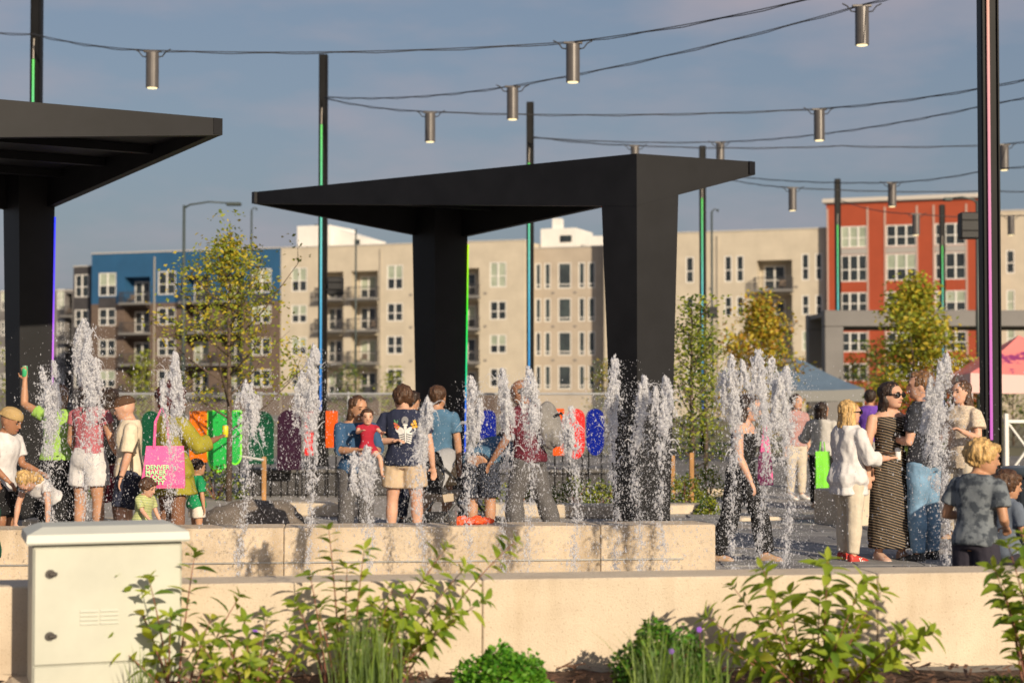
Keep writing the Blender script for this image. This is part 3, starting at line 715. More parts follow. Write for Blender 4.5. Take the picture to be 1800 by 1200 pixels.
class Person:
    def __init__(s, px, sc, H, face, label, sk='fair', sex='m', lean=0, side=0, twist=0, hy=0, hp=0, la=None, ra=None, ll=None, rl=None, dz=0., build=1.0, headk=1.0, loc=None, group=None):
        s.H = H; s.sex = sex; s.bk = build; s.sk = SK[sk]; s.hk = headk
        p = gp(px, sc) if loc is None else Vector(loc)
        s.root = thing('person', label, 'person', p, math.pi + R(face), group)
        h = H
        s.pel = Vector((0, 0, .525 * h))
        s.Rt = Matrix.Rotation(R(twist), 3, 'Z') @ Matrix.Rotation(R(side), 3, 'Y') @ Matrix.Rotation(-R(lean), 3, 'X')
        T = lambda x, y, z: s.pel + s.Rt @ Vector((x * h, y * h, z * h - .525 * h))
        s.T = T; bw = build
        s.sh = {1: T(.106 * bw, 0, .797), -1: T(-.106 * bw, 0, .797)}
        s.hip = {1: Vector((.052 * h * bw, 0, .5 * h)), -1: Vector((-.052 * h * bw, 0, .5 * h))}
        v = lambda t: Vector(t).normalized()
        def arm(k, a):
            up, fo = a if a else ((k * .16, .02, -1), (k * .04, .16, -1))
            e = s.sh[k] + v(up) * .175 * h; w = e + v(fo) * .15 * h
            return e, w, v(fo)
        def leg(k, a):
            th, sn = a if a else ((k * .06, .02, -1), (k * .02, -.03, -1))
            kn = s.hip[k] + v(th) * .235 * h; an = kn + v(sn) * .225 * h
            return kn, an
        s.el, s.wr, s.fd, s.kn, s.an = {}, {}, {}, {}, {}
        for k, a, l in ((1, ra, rl), (-1, la, ll)):
            s.el[k], s.wr[k], s.fd[k] = arm(k, a); s.kn[k], s.an[k] = leg(k, l)
        low = min(s.an[1].z, s.an[-1].z) - .042 * h
        d = Vector((0, 0, -low + dz))
        s.pel += d
        for q in (s.sh, s.hip, s.el, s.wr, s.kn, s.an):
            for k in q: q[k] = q[k] + d
        s.Rh = s.Rt @ Matrix.Rotation(R(-hy), 3, 'Z') @ Matrix.Rotation(-R(hp), 3, 'X') if abs(lean) < 50 else s.Rt @ Matrix.Rotation(R(-hy), 3, 'Z') @ Matrix.Rotation(-R(hp), 3, 'X')
        s.nk = T(0, -.006, .845)
        s.hc = s.nk + s.Rh @ Vector((0, .018 * h, .072 * h * headk ** .5))      # head centre
        s.body()
    def hd(s, x, y, z):      # head-local in units of head half height
        r = .069 * s.H * s.hk; return s.hc + s.Rh @ Vector((x * r, y * r, z * r))
    def torso(s, mb, z0, z1, inf=0., flare=0., n=18):
        h = s.H; f = s.sex == 'f'; b = s.bk
        prof = [(.465, .070, .058, 0), (.495, .094, .070, -.004), (.53, .098 if not f else .102, .070, -.006), (.57, .090 if not f else .088, .063, -.002), (.61, .083 if not f else .073, .057, 0),
                (.66, .088 if not f else .078, .061, .003), (.71, .097 if not f else .086, .067 if not f else .066, .006), (.745, .101 if not f else .088, .068 if not f else .075, .006 if not f else .012), (.78, .103 if not f else .09, .062, .002), (.805, .096, .05, -.004), (.825, .07, .043, -.006), (.84, .046, .04, -.008)]
        rs = []
        def sample(z):
            for a, c in zip(prof[:-1], prof[1:]):
                if a[0] <= z <= c[0]:
                    t = (z - a[0]) / (c[0] - a[0]); return [lerp(a[i], c[i], t) for i in range(4)]
            return list(prof[0] if z < prof[0][0] else prof[-1])
        zs = sorted({z0, z1, *[p[0] for p in prof if z0 < p[0] < z1]})
        for z in zs:
            _, w, d, o = sample(z); k = max(0, (.61 - z) / .15) * flare
            w = w * b * h + inf + k; d = d * b * h + inf + k
            ring = []
            for i in range(n):
                a = 2 * math.pi * i / n; ca, sa = math.cos(a), math.sin(a)
                ring.append(s.T(0, 0, z) + s.Rt @ Vector((math.copysign(abs(ca) ** .85, ca) * w, math.copysign(abs(sa) ** .85, sa) * d + o * h, 0)))
            rs.append(ring)
        # account for the body's lift
        return mb.rings(rs)
    def arm(s, mb, k, t0, t1, inf=0., flare=0.):
        h = s.H; b = s.bk ** .7
        pts = [(0, s.sh[k], .029), (.35, s.sh[k].lerp(s.el[k], .35), .030), (.8, s.sh[k].lerp(s.el[k], .8), .026), (1, s.el[k], .0245), (1.3, s.el[k].lerp(s.wr[k], .3), .025), (1.75, s.el[k].lerp(s.wr[k], .75), .0185), (2, s.wr[k], .016)]
        s.limb(mb, pts, t0, t1, inf, flare, b)
    def leg(s, mb, k, t0, t1, inf=0., flare=0.):
        b = s.bk ** .7
        pts = [(0, s.hip[k] + Vector((0, 0, .01 * s.H)), .060), (.4, s.hip[k].lerp(s.kn[k], .4), .052), (.85, s.hip[k].lerp(s.kn[k], .85), .037), (1, s.kn[k], .035), (1.3, s.kn[k].lerp(s.an[k], .3), .0365), (1.7, s.kn[k].lerp(s.an[k], .7), .0255), (2, s.an[k], .021)]
        s.limb(mb, pts, t0, t1, inf, flare, b)
    def limb(s, mb, pts, t0, t1, inf, flare, b):
        out = []
        def smp(t):
            for a, c in zip(pts[:-1], pts[1:]):
                if a[0] <= t <= c[0]:
                    u = (t - a[0]) / (c[0] - a[0]); return a[1].lerp(c[1], u), lerp(a[2], c[2], u)
            return pts[-1][1], pts[-1][2]
        for t in sorted({t0, t1, *[p[0] for p in pts if t0 < p[0] < t1]}):
            p, r = smp(t); out.append((p, r * s.H * b + inf + flare * (t - t0) / max(1e-6, t1 - t0)))
        P, Q = [o[0] for o in out], [o[1] for o in out]
        if t0 == 0:
            d0 = (P[0] - P[1]).normalized(); q0 = Q[0]; P = [P[0] + d0 * q0 * .62, P[0] + d0 * q0 * .42, P[0] + d0 * q0 * .1] + P; Q = [q0 * .22, q0 * .58, q0 * .88] + Q
        mb.tube(P, Q, 12, round_ends=False)
    def hand(s, mb, k):
        h = s.H; d = s.fd[k]; w = s.wr[k]
        up = Vector((0, 0, 1)) if abs(d.z) < .75 else Vector((0, 1, 0))
        sd = d.cross(up).normalized(); nn = sd.cross(d).normalized()      # sd across palm
        pl = .052 * h; pw = .022 * h
        c = w + d * pl * .5
        M = Matrix((sd, d, nn)).transposed()
        mb.ell(c, (pw, pl * .62, .0105 * h), M, 10, 6)
        for i, (o, L) in enumerate(((-.78, .040), (-.27, .046), (.27, .043), (.75, .034))):
            a = w + d * pl * .85 + sd * pw * o; f1 = a + (d * .9 + nn * -.25 + sd * o * .12).normalized() * L * h * .5; f2 = f1 + (d * .65 - nn * .7).normalized() * L * h * .5
            mb.tube([a, f1, f2], [.0062 * h, .0056 * h, .0048 * h], 6, round_ends=True)
        a = w + d * pl * .25 - sd * pw * .8 * k; f1 = a + (d * .6 - sd * k * .8 - nn * .2).normalized() * .026 * h; f2 = f1 + (d * .95 - nn * .3).normalized() * .022 * h
        mb.tube([a, f1, f2], [.0075 * h, .0066 * h, .0055 * h], 6, round_ends=True)
    def head(s, mb):
        r = .069 * s.H * s.hk; rs = []
        prof = [(-1.0, .30, .30, .42), (-.88, .46, .50, .30), (-.62, .60, .74, .14), (-.3, .68, .88, .04), (.05, .73, .96, -.02), (.4, .735, .98, -.06), (.7, .62, .84, -.08), (.9, .4, .55, -.08), (1.0, .16, .22, -.08)]
        for z, w, d, o in prof:
            rs.append([s.hd(w * math.cos(2 * math.pi * i / 16), o + d * math.sin(2 * math.pi * i / 16), z) for i in range(16)])
        mb.rings(rs)
        M = s.Rh
        mb.ell(s.hd(0, .94, -.12), (.10 * r, .14 * r, .2 * r), M, 8, 6)                      # nose bridge
        mb.ell(s.hd(0, 1.03, -.27), (.14 * r, .15 * r, .11 * r), M, 8, 6)                    # nose tip
        for k in (1, -1): mb.ell(s.hd(.74 * k, -.05, -.1), (.07 * r, .2 * r, .28 * r), M, 8, 6)   # ears
        for k in (1, -1): mb.ell(s.hd(.32 * k, .82, .22), (.26 * r, .12 * r, .09 * r), M, 8, 5)   # brow ridge
        mb.ell(s.hd(0, .70, -.82), (.24 * r, .2 * r, .16 * r), M, 8, 6)                      # chin
        mb.tube([s.T(0, -.012, .815), s.nk, s.hd(0, -.1, -.45)], [.034 * s.H * s.bk ** .5, .030 * s.H * s.bk ** .5, .030 * s.H], 12)
    def body(s):
        mb = MB(); s.torso(mb, .465, .84)
        for k in (1, -1):
            s.arm(mb, k, 0, 2); s.hand(mb, k); s.leg(mb, k, 0, 2)
            a = s.an[k]; fz = a.z - .026 * s.H
            mb.ell(a + Vector((0, .04 * s.H, -.022 * s.H)), (.024 * s.H, .07 * s.H, .018 * s.H), None, 10, 6)
        s.head(mb)
        me = remeshed(mb, max(.0085, .0077 * s.H), 2, 0, name='body', m=s.sk)
        s.bo = put('body', me, s.root)
        r = .069 * s.H * s.hk
        for k in (1, -1):
            e = MB().ell(s.hd(.3 * k, .86, .04), (.13 * r, .06 * r, .06 * r), s.Rh, 8, 5); e.build('eye', eye_m, s.root, True)
            e = MB().ell(s.hd(.32 * k, .93, .27), (.2 * r, .05 * r, .035 * r), s.Rh, 8, 5); e.build('eyebrow', eye_m, s.root, True)
        MB().ell(s.hd(0, .86, -.55), (.24 * r, .08 * r, .055 * r), s.Rh, 10, 5).build('mouth', lip_m, s.root, True)
    # ------------------------------ clothes
    def put_cloth(s, name, mb, m, fold=.006, voxel=None, fs=11):
        return put(name, remeshed(mb, voxel or max(.010, .0074 * s.H), 3, fold * s.H / 1.7, fs, name, m, seed=s.root.location.x * 3.1), s.root)
    def top(s, m, z0=.50, sleeve=.62, inf=.016, flare=.01, name='tshirt', neck=.836, sf=.012, fold=.010):
        mb = MB(); inf = inf * s.H / 1.7
        s.torso(mb, z0, neck, inf, flare)
        if sleeve:
            for k in (1, -1): s.arm(mb, k, 0, sleeve, inf * .75, sf * s.H / 1.7)
        return s.put_cloth(name, mb, m, fold)
    def shorts(s, m, t=.75, inf=.014, flare=.022, z1=.60, name='shorts', fold=.005):
        mb = MB(); inf *= s.H / 1.7; s.torso(mb, .47, z1, inf)
        for k in (1, -1): s.leg(mb, k, 0, t, inf, flare * s.H / 1.7)
        return s.put_cloth(name, mb, m, fold)
    def skirt(s, m, zh, wid, dep, z1=.60, name='skirt', y=0., inf=.016, fold=.012):
        h = s.H; mb = MB(); rs = []
        base = s.T(0, 0, z1)
        for i in range(9):
            t = i / 8; z = lerp(z1, zh, t); e = t ** .6
            w = lerp(.078 * h + inf, wid, e); d = lerp(.06 * h + inf, dep, e)
            c = Vector((0, lerp(0, y, t), 0)) + (s.T(0, 0, z))
            rs.append([c + Vector((w * math.cos(2 * math.pi * k / 24), d * math.sin(2 * math.pi * k / 24), 0)) for k in range(24)])
        mb.rings(rs[::-1]); return s.put_cloth(name, mb, m, fold)
    def shoes(s, m, sole=None):
        h = s.H; out = []
        for k in (1, -1):
            a = s.an[k]; mb = MB(); z = a.z - .042 * h
            prof = [(-.032, .016, .052), (-.025, .024, .058), (.02, .026, .052), (.06, .029, .036), (.095, .026, .026), (.115, .014, .018)]
            rs = []
            for y, w, t in prof:
                rs.append([(a.x - w * h, a.y + y * h, z + .004), (a.x + w * h, a.y + y * h, z + .004), (a.x + w * h, a.y + y * h, z + t * h * .6), (a.x + w * .6 * h, a.y + y * h, z + t * h), (a.x - w * .6 * h, a.y + y * h, z + t * h), (a.x - w * h, a.y + y * h, z + t * h * .6)])
            o = s.put_cloth('shoe', mb.rings(rs), m, 0, .0095); out.append((o, a, z))
            if sole:
                sb = MB(); rs = []
                for y, w, t in prof: rs.append([(a.x - w * 1.06 * h, a.y + y * 1.03 * h, z), (a.x + w * 1.06 * h, a.y + y * 1.03 * h, z), (a.x + w * 1.06 * h, a.y + y * 1.03 * h, z + .012 * h), (a.x - w * 1.06 * h, a.y + y * 1.03 * h, z + .012 * h)])
                sb.rings(rs).build('sole', sole, o)
        return out
    def hair(s, m, style='short', fold=.012):
        r = .069 * s.H * s.hk; mb = MB(); M = s.Rh
        if style in ('short', 'mop', 'long', 'bob', 'pony', 'shag'):
            mb.ell(s.hd(0, -.2, .30), (.86 * r, .98 * r, .84 * r), M, 16, 10)
        if style == 'mop': mb.ell(s.hd(0, -.2, .22), (.96 * r, 1.06 * r, .98 * r), M, 16, 10); mb.ell(s.hd(0, .55, .62), (.62 * r, .42 * r, .34 * r), M, 12, 8)
        if style == 'shag':
            mb.ell(s.hd(0, -.28, .15), (.9 * r, 1.0 * r, .95 * r), M, 16, 10)
            for k in (1, -1): mb.ell(s.hd(.55 * k, -.5, -.35), (.3 * r, .45 * r, .4 * r), M, 10, 8)
        if style == 'short': mb.ell(s.hd(0, -.5, .0), (.74 * r, .62 * r, .75 * r), M, 14, 8); mb.ell(s.hd(0, .35, .78), (.55 * r, .5 * r, .28 * r), M, 12, 8)
        if style == 'bald': mb.ell(s.hd(0, -.42, -.02), (.765 * r, .68 * r, .5 * r), M, 14, 8)
        if style == 'afro':
            for i in range(60):
                v = Vector((random.gauss(0, 1), random.gauss(0, 1), random.gauss(0, 1))).normalized()
                if v.y > .35 and v.z < .45: continue
                mb.ell(s.hd(v.x * 1.0, v.y * 1.0 - .25, v.z * 1.0 + .35), (.5 * r,) * 3, M, 7, 5)
            mb.ell(s.hd(0, -.25, .35), (1.1 * r, 1.1 * r, 1.1 * r), M, 12, 8)
        if style in ('long', 'bob'):
            L = -2.6 if style == 'long' else -1.35
            for k in (1, -1):
                rs = []
                for i in range(6):
                    t = i / 5; z = lerp(.3, L, t); w = lerp(.34, .30 if style == 'long' else .42, t); x = k * lerp(.60, .72, t); y = lerp(-.22, -.34, t)
                    rs.append([s.hd(x + w * math.cos(a) * .8, y + w * 1.2 * math.sin(a), z) for a in [2 * math.pi * q / 10 for q in range(10)]])
                mb.rings(rs[::-1])
            rs = []
            for i in range(6):
                t = i / 5; z = lerp(.2, L, t); w = lerp(.75, .72, t)
                rs.append([s.hd(w * math.cos(a), -.5 + .42 * math.sin(a) - .25 * t, z) for a in [2 * math.pi * q / 14 for q in range(14)]])
            mb.rings(rs[::-1])
        if style == 'pony':
            mb.ell(s.hd(0, -1.1, .55), (.4 * r, .45 * r, .4 * r), M, 10, 8); mb.tube([s.hd(0, -1.2, .5), s.hd(0, -1.5, .1), s.hd(0, -1.45, -.5)], [.32 * r, .34 * r, .12 * r], 10)
        return put('hair', remeshed(mb, max(.006, .0055 * s.H), 1, fold, 34, 'hair', m, seed=s.H * 7, zst=.35), s.root)
    def cap(s, m, back=False):
        r = .069 * s.H * s.hk; mb = MB(); rs = []
        for z, w, d in ((.28, .86, 1.06), (.5, .87, 1.06), (.8, .78, .94), (1.02, .54, .66), (1.14, .2, .26)):
            rs.append([s.hd(w * math.cos(2 * math.pi * i / 18), -.06 + d * math.sin(2 * math.pi * i / 18), z) for i in range(18)])
        mb.rings(rs); sg = -1 if back else 1
        rs = []
        for y, w, z in ((.6, .8, .36), (1.1, .76, .34), (1.5, .62, .26), (1.75, .3, .2)):
            rs.append([s.hd(-w, sg * y, z - .05), s.hd(0, sg * y, z + .0), s.hd(w, sg * y, z - .05), s.hd(w, sg * y, z + .05), s.hd(0, sg * y, z + .1), s.hd(-w, sg * y, z + .05)])
        mb.rings(rs if not back else [q[::-1] for q in rs]); return s.put_cloth('cap', mb, m, .002, .006)
    def glasses(s):
        r = .069 * s.H * s.hk; mb = MB()
        for k in (1, -1):
            o = MB().ell(s.hd(.34 * k, .97, .05), (.28 * r, .06 * r, .22 * r), s.Rh, 12, 6); mb.v, mb.f = mb.v, mb.f; mb.add(o.v, o.f)
            mb.tube([s.hd(.58 * k, .92, .1), s.hd(.78 * k, .3, .08), s.hd(.76 * k, -.1, .02)], .05 * r, 6)
        mb.tube([s.hd(-.12, 1.02, .1), s.hd(.12, 1.02, .1)], .05 * r, 6)
        return mb.build('sunglasses', black_pl, s.root, True)
    def decal(s, obj, origin, ax, ay, polys, m, name='print', off=.006):
        """flat printed shapes pressed on a garment: origin/ax/ay in person space, cast along ax x ay"""
        me = obj.data; bv = BVHTree.FromPolygons([v.co for v in me.vertices], [tuple(p.vertices) for p in me.polygons])
        nz = ax.cross(ay).normalized(); V = []; Fc = []
        for poly in polys:
            b = len(V); ok = True; loc = []
            for (x, y) in poly:
                p = origin + ax * x + ay * y; h, n, i, d = bv.ray_cast(p + nz * .5, -nz)
                if h is None: ok = False; break
                loc.append(h + nz * off)
            if ok: V += loc; Fc.append(tuple(range(b, b + len(loc))))
        if not V: return None
        me2 = bpy.data.meshes.new(name); me2.from_pydata(V, [], Fc); me2.materials.append(m)
        o = put(name, me2, obj); return o
    def w(s, v): return s.root.matrix_basis @ Vector(v) if False else Matrix.Translation(s.root.location) @ Matrix.Rotation(s.root.rotation_euler.z, 4, 'Z') @ Vector(v)

def disc(cx, cy, rx, ry=None, n=10, rot=0):
    ry = ry or rx; return [(cx + rx * math.cos(a) * math.cos(rot) - ry * math.sin(a) * math.sin(rot), cy + rx * math.cos(a) * math.sin(rot) + ry * math.sin(a) * math.cos(rot)) for a in [2 * math.pi * k / n for k in range(n)]]
def grid_polys(polys, step=.03): return polys

# ---- cloth colours
C_white = cloth('white', (.60, .58, .575)); C_cream = cloth('cream', (.66, .56, .42)); C_navy = cloth('navy', (.022, .027, .055)); C_blue = cloth('denim_blue_tee', (.07, .15, .24))
C_khaki = cloth('khaki', (.50, .38, .26)); C_khaki2 = cloth('khaki_yellow', (.56, .41, .23)); C_black = cloth('black', (.012, .012, .013)); C_char = cloth('charcoal', (.03, .032, .04))
C_olive = cloth('olive', (.28, .25, .03)); C_green = cloth('kelly_green', (.012, .24, .09)); C_jersey = cloth('jersey_green', (.006, .085, .045)); C_maroon = cloth('maroon', (.11, .018, .03), var=(40, .4))
C_jeans = cloth('jeans', (.17, .29, .42), var=(8, .25)); C_dknavy = cloth('shorts_navy', (.03, .035, .06), var=(30, .5)); C_denimtop = cloth('denim_top', (.035, .085, .17)); C_oat = cloth('oatmeal', (.55, .48, .38))
C_lime = cloth('lime', (.30, .50, .10)); C_greyp = cloth('grey_pants', (.10, .095, .095)); C_pink = cloth('hot_pink', (.75, .08, .25)); C_red = cloth('baby_red', (.35, .02, .04)); C_brownsh = cloth('brown', (.11, .055, .03))
C_lace = cloth('lace', (.58, .48, .37), var=(60, .35)); C_wet = cloth('wet_grey', (.15, .17, .19), var=(13, .5), c2=(.05, .06, .075), ramp=(.42, .52)); C_slate = cloth('slate', (.12, .145, .19)); C_trunk = cloth('trunks', (.035, .032, .045))
C_purple = cloth('purple', (.14, .06, .36)); C_grey = cloth('light_grey', (.45, .43, .40)); C_short = cloth('white_floral', (.66, .60, .52), var=(45, .3), c2=(.5, .28, .2), ramp=(.3, .42)); C_pat = cloth('patterned', (.06, .07, .10), var=(55, .9), c2=(.008, .008, .01), ramp=(.45, .55))
C_stripe = striped('cloth_striped_dress', (.012, .010, .009), (.36, .26, .16), 13, 'Z', .90, diag=.30); C_tod = striped('cloth_toddler_stripe', (.22, .30, .10), (.52, .52, .24), 22, 'Z', .4)
H_dkbr = hairm('dark_brown', (.028, .014, .008)); H_br = hairm('brown', (.075, .036, .018)); H_lbr = hairm('light_brown', (.17, .085, .035)); H_bl = hairm('blonde', (.52, .33, .13)); H_red = hairm('dark_auburn', (.07, .012, .010)); H_gr = hairm('grey_dark', (.07, .06, .055))
S_white = mat('shoe_white', (.7, .68, .64), .6); S_red = mat('shoe_red', (.42, .035, .025), .5); S_black = mat('shoe_black', (.02, .02, .02), .5); S_pink = mat('shoe_blush', (.52, .34, .26), .6); S_tan = mat('shoe_tan', (.4, .26, .16), .6)

def can(p, label, c_body, c_top=(.55, .56, .58), tilt=0.):
    t = thing('drink_can', label, 'can', p)
    m = MB(); n = 14
    def ring(z, q): return [(q * math.cos(2 * math.pi * k / n), q * math.sin(2 * math.pi * k / n), z) for k in range(n)]
    m.rings([ring(-.055, .024), ring(-.048, .03), ring(.045, .03), ring(.056, .025)]).build('can_body', c_body, t, True)
    MB().rings([ring(.056, .026), ring(.062, .026)]).build('can_rim', mat('can_silver', c_top, .3, metal=.8), t)
    return t

# ---- U: woman in the striped dress
p = Person(1563, 189, 1.67, 18, 'woman in long black striped dress and sunglasses, smiling', 'fair', 'f', hy=-22, la=((-.22, .02, -1), (-.05, .2, -1)), ra=((.2, -.02, -1), (.02, .12, -1)), ll=((-.05, .03, -1), (-.02, 0, -1)), rl=((.07, .02, -1), (.02, -.02, -1)))
p.top(C_stripe, .56, 0, .012, 0, 'dress_bodice', neck=.80, fold=.004); p.skirt(C_stripe, .075, .235, .17, .62, 'dress_skirt', .02)
MB().tube([p.T(0, 0, .60) + p.Rt @ Vector((.145 * math.cos(a), .112 * math.sin(a) , 0)) for a in [2 * math.pi * k / 20 for k in range(21)]], .016, 6).build('belt', mat('belt_brown', (.06, .03, .015), .4), p.root)
p.hair(H_dkbr, 'long'); p.glasses(); p.shoes(S_pink, S_white)
# ---- T: blonde woman, white shirt
p = Person(1490, 190, 1.50, 118, 'blonde woman in loose white shirt and cream trousers holding a can', 'fair', 'f', hy=8, ra=((.18, .25, -.95), (.05, .95, .05)), la=((-.12, .2, -1), (0, .95, -.1)), ll=((-.05, .1, -1), (0, -.08, -1)), rl=((.06, -.04, -1), (.02, -.08, -1)), build=1.06)
p.top(C_white, .415, 1.45, .026, .04, 'loose_shirt', sf=.018, fold=.02); p.shorts(C_oat, 1.93, .012, .012, .56, 'trousers', .006); p.hair(H_bl, 'bob'); p.glasses()
for o, a, z in p.shoes(S_red, S_white):
    p.decal(o, Vector((a.x, a.y + .05, z + .02)), Vector((0, 1, 0)), Vector((0, 0, 1)), [[(i * .022, .0), (i * .022 + .012, 0), (i * .022 + .0, .032), (i * .022 - .012, .032)] for i in range(3)], S_white, 'side_stripes', .003)
can(p.w(p.wr[1] + p.fd[1] * .1 + Vector((0, 0, .03))), 'white can in the blonde woman\'s hand', mat('can_white', (.72, .72, .70), .3, var=(30, .3), c2=(.1, .4, .35), ramp=(.25, .32)))
# ---- V: man in black tee and jeans
p = Person(1623, 190, 1.77, -128, 'man in black t-shirt and faded blue jeans beside the right water jet', 'fair', 'm', hy=-20, la=((-.2, .1, -1), (.5, .85, .1)), ra=((.2, .05, -1), (-.2, .8, .25)), ll=((-.06, .05, -1), (-.02, -.04, -1)), rl=((.07, -.02, -1), (.02, -.03, -1)))
p.top(C_char, .495, .72, .02, .012); p.shorts(C_jeans, 1.95, .016, .012, .56, 'jeans', .008); p.hair(H_lbr, 'short'); p.shoes(S_black, S_black)
# ---- W: person in cream lace top
p = Person(1690, 166, 1.70, -55, 'woman in cream lace top gesturing, behind the right water jet', 'fair', 'f', hy=-5, la=((-.25, .15, -.95), (.1, .9, .35)), ra=((.2, .1, -1), (-.5, .8, .1)))
p.top(C_lace, .45, .62, .024, .02, 'lace_top', sf=.03); p.shorts(C_oat, 1.92, .014, .02, .56, 'trousers'); p.hair(H_br, 'bob'); p.shoes(S_tan)
# ---- X: blond boy
p = Person(1712, 286, 1.27, 136, 'blond boy in wet grey t-shirt standing behind the front wall', 'tan', 'm', hy=44, hp=4, lean=6, la=((-.3, -.12, -.8), (.3, .9, -.05)), ra=((.22, -.1, -.85), (-.35, .8, -.3)), headk=1.13, build=.96, ll=((-.08, .1, -1), (0, -.15, -1)), rl=((.08, .1, -1), (0, -.1, -1)))
p.top(C_wet, .49, .68, .024, .012, sf=.02, fold=.009); p.shorts(C_trunk, .95, .016, .03, .56, 'swim_trunks'); p.hair(H_bl, 'mop', .016)
# ---- Y: smaller boy
p = Person(1763, 268, 1.04, 115, 'small brown-haired boy in slate t-shirt at the right edge by the wall', 'tan', 'm', hy=22, hp=10, la=((-.2, .1, -1), (0, .4, -.9)), ra=((.15, .2, -1), (0, .5, -.8)), headk=1.2)
p.top(C_slate, .46, .75, .026, .02, sf=.02); p.shorts(C_trunk, .95, .018, .03, .56); p.hair(H_br, 'mop')
# ---- R: strapless jumpsuit, walking
p = Person(1302, 190, 1.60, 62, 'woman in strapless black jumpsuit striding behind the three water jets', 'fair', 'f', lean=4, hy=-5, hp=12, ra=((.15, .12, -1), (.0, .45, -.9)), la=((-.15, -.25, -1), (0, -.1, -1)), ll=((-.05, .42, -1), (0, .15, -1)), rl=((.05, -.2, -1), (0, -.45, -1)))
p.top(C_black, .55, 0, .012, 0, 'jumpsuit_bodice', neck=.765, fold=.003); p.shorts(C_black, 1.93, .018, .035, .60, 'jumpsuit_trousers', .009); p.hair(H_dkbr, 'bob'); p.shoes(S_tan)
# ---- S: woman in the background with green bag
p = Person(1443, 131, 1.44, 150, 'woman in oatmeal top and dark trousers far back near the blue tent', 'tan', 'f', hy=20, la=((-.3, .2, -.6), (-.5, .8, .1)), ra=((.3, .5, -.5), (.2, .9, .1)))
p.top(C_grey, .50, 1.5, .03, .03, sf=.02); p.shorts(C_black, 1.9, .018, .01, .56, 'trousers'); p.hair(H_dkbr, 'long'); p.shoes(S_tan)
# ---- far back man in purple
p = Person(1529, 112, 1.62, 160, 'person in purple top standing farther back near the tent pole', 'tan', 'm')
p.top(C_purple, .49, .7, .02, .01); p.shorts(C_grey, 1.9, .016, .01, .56, 'trousers'); p.hair(H_dkbr, 'short'); p.shoes(S_black)
p = Person(1398, 120, 1.55, 30, 'person in dusty rose top far behind the three water jets', 'fair', 'f')
p.top(cloth('dusty_rose', (.38, .22, .21)), .5, .7, .02, .01); p.shorts(C_oat, 1.9, .016, .01, .56, 'trousers'); p.hair(H_dkbr, 'bob'); p.shoes(S_white)
# ---- M: man in navy tee with skeleton print, back to us
p = Person(711, 171, 1.66, 172, 'man in navy t-shirt with white skeleton print and tan shorts, seen from behind', 'fair', 'm', hy=-38, hp=16, lean=2, la=((-.38, -.1, -.9), (.8, -.42, .05)), ra=((.24, .02, -1), (.1, .25, -1)), ll=((-.09, .03, -1), (-.03, -.04, -1)), rl=((.09, .05, -1), (.03, -.06, -1)), build=1.08)
sh = p.top(C_navy, .485, .66, .022, .014); p.shorts(C_khaki, .62, .02, .035, .57); p.hair(H_br, 'shag', .016); p.shoes(S_white)
bone = mat('print_white', (.62, .62, .60), .8); gold = mat('print_gold', (.62, .33, .03), .8); skg = mat('print_grey', (.20, .20, .21), .8); prg = mat('print_green', (.10, .26, .12), .8); prr = mat('print_red', (.5, .12, .06), .8)
O = p.T(0, 0, .70); ax = -Vector((-1, 0, 0)); ay = Vector((0, 0, 1)); ax = Vector((1, 0, 0))
def bk(polys, m, nm): # seen from behind: x to the right of the picture is the person's right
    for q in range(0, len(polys), 1): pass
    return p.decal(sh, O, ax, ay, [[(x, y) for x, y in pl] for pl in polys], m, nm)
# the back faces -y: ax x ay = (1,0,0)x(0,0,1) = (0,-1,0)
bk([disc(.03, .115, .036, .042, 12), disc(.035, .075, .024, .02, 10)], skg, 'skull_print')
bk([disc(.035, .068, .026, .012, 10), [(.02, .055), (.05, .055), (.048, .02), (.024, .02)], disc(-.02, .015, .05, .034, 12, -.35), disc(.09, .015, .05, .034, 12, .35), [(.028, .02), (.044, .02), (.044, -.11), (.03, -.11)]], bone, 'rib_print')
bk([[(.025 - .0, -.02 - i * .022), (-.03 + i * .004, -.035 - i * .022), (-.038 + i * .004, -.022 - i * .022), (.025, -.008 - i * .022)] for i in range(5)] + [[(.047, -.008 - i * .022), (.112 - i * .004, -.022 - i * .022), (.104 - i * .004, -.035 - i * .022), (.047, -.02 - i * .022)] for i in range(5)], bone, 'rib_print')
bk([disc(-.055 + dx, .07 + dy, .014, n=8) for dx, dy in ((0, 0), (.02, -.018), (-.012, -.02), (.006, -.038), (-.02, .012))], prr, 'flower_print')
bk([disc(.105 + dx, .075 + dy, .015, n=8) for dx, dy in ((0, 0), (.028, .008), (.012, -.028), (.036, -.022), (.02, .03))] + [disc(-.04, .045, .013, n=8)], gold, 'flower_print')
bk([disc(-.075, .105, .008, .022, 8, .5), disc(-.05, .1, .007, .02, 8, -.2)], prg, 'leaf_print')
# ---- O: man in blue tee
p = Person(768, 161, 1.65, 168, 'man in steel-blue t-shirt and tan shorts beside the far canopy column', 'tan', 'm', hy=14, ra=((.17, .0, -1), (.06, .12, -1)), la=((-.2, .1, -1), (0, .4, -1)), build=1.05)
p.top(C_blue, .49, .68, .02, .012); p.shorts(C_khaki2, .72, .018, .03, .57); p.hair(H_br, 'short'); p.shoes(S_white)
# ---- N: hidden man in pale blue
p = Person(722, 150, 1.60, 150, 'man in pale blue shirt mostly hidden behind the navy t-shirt man', 'tan', 'm', hp=10)
p.top(cloth('pale_blue', (.28, .36, .47)), .49, .7, .02, .01); p.shorts(C_dknavy, 1.9, .016, .01, .56, 'trousers'); p.hair(H_dkbr, 'short'); p.shoes(S_black)
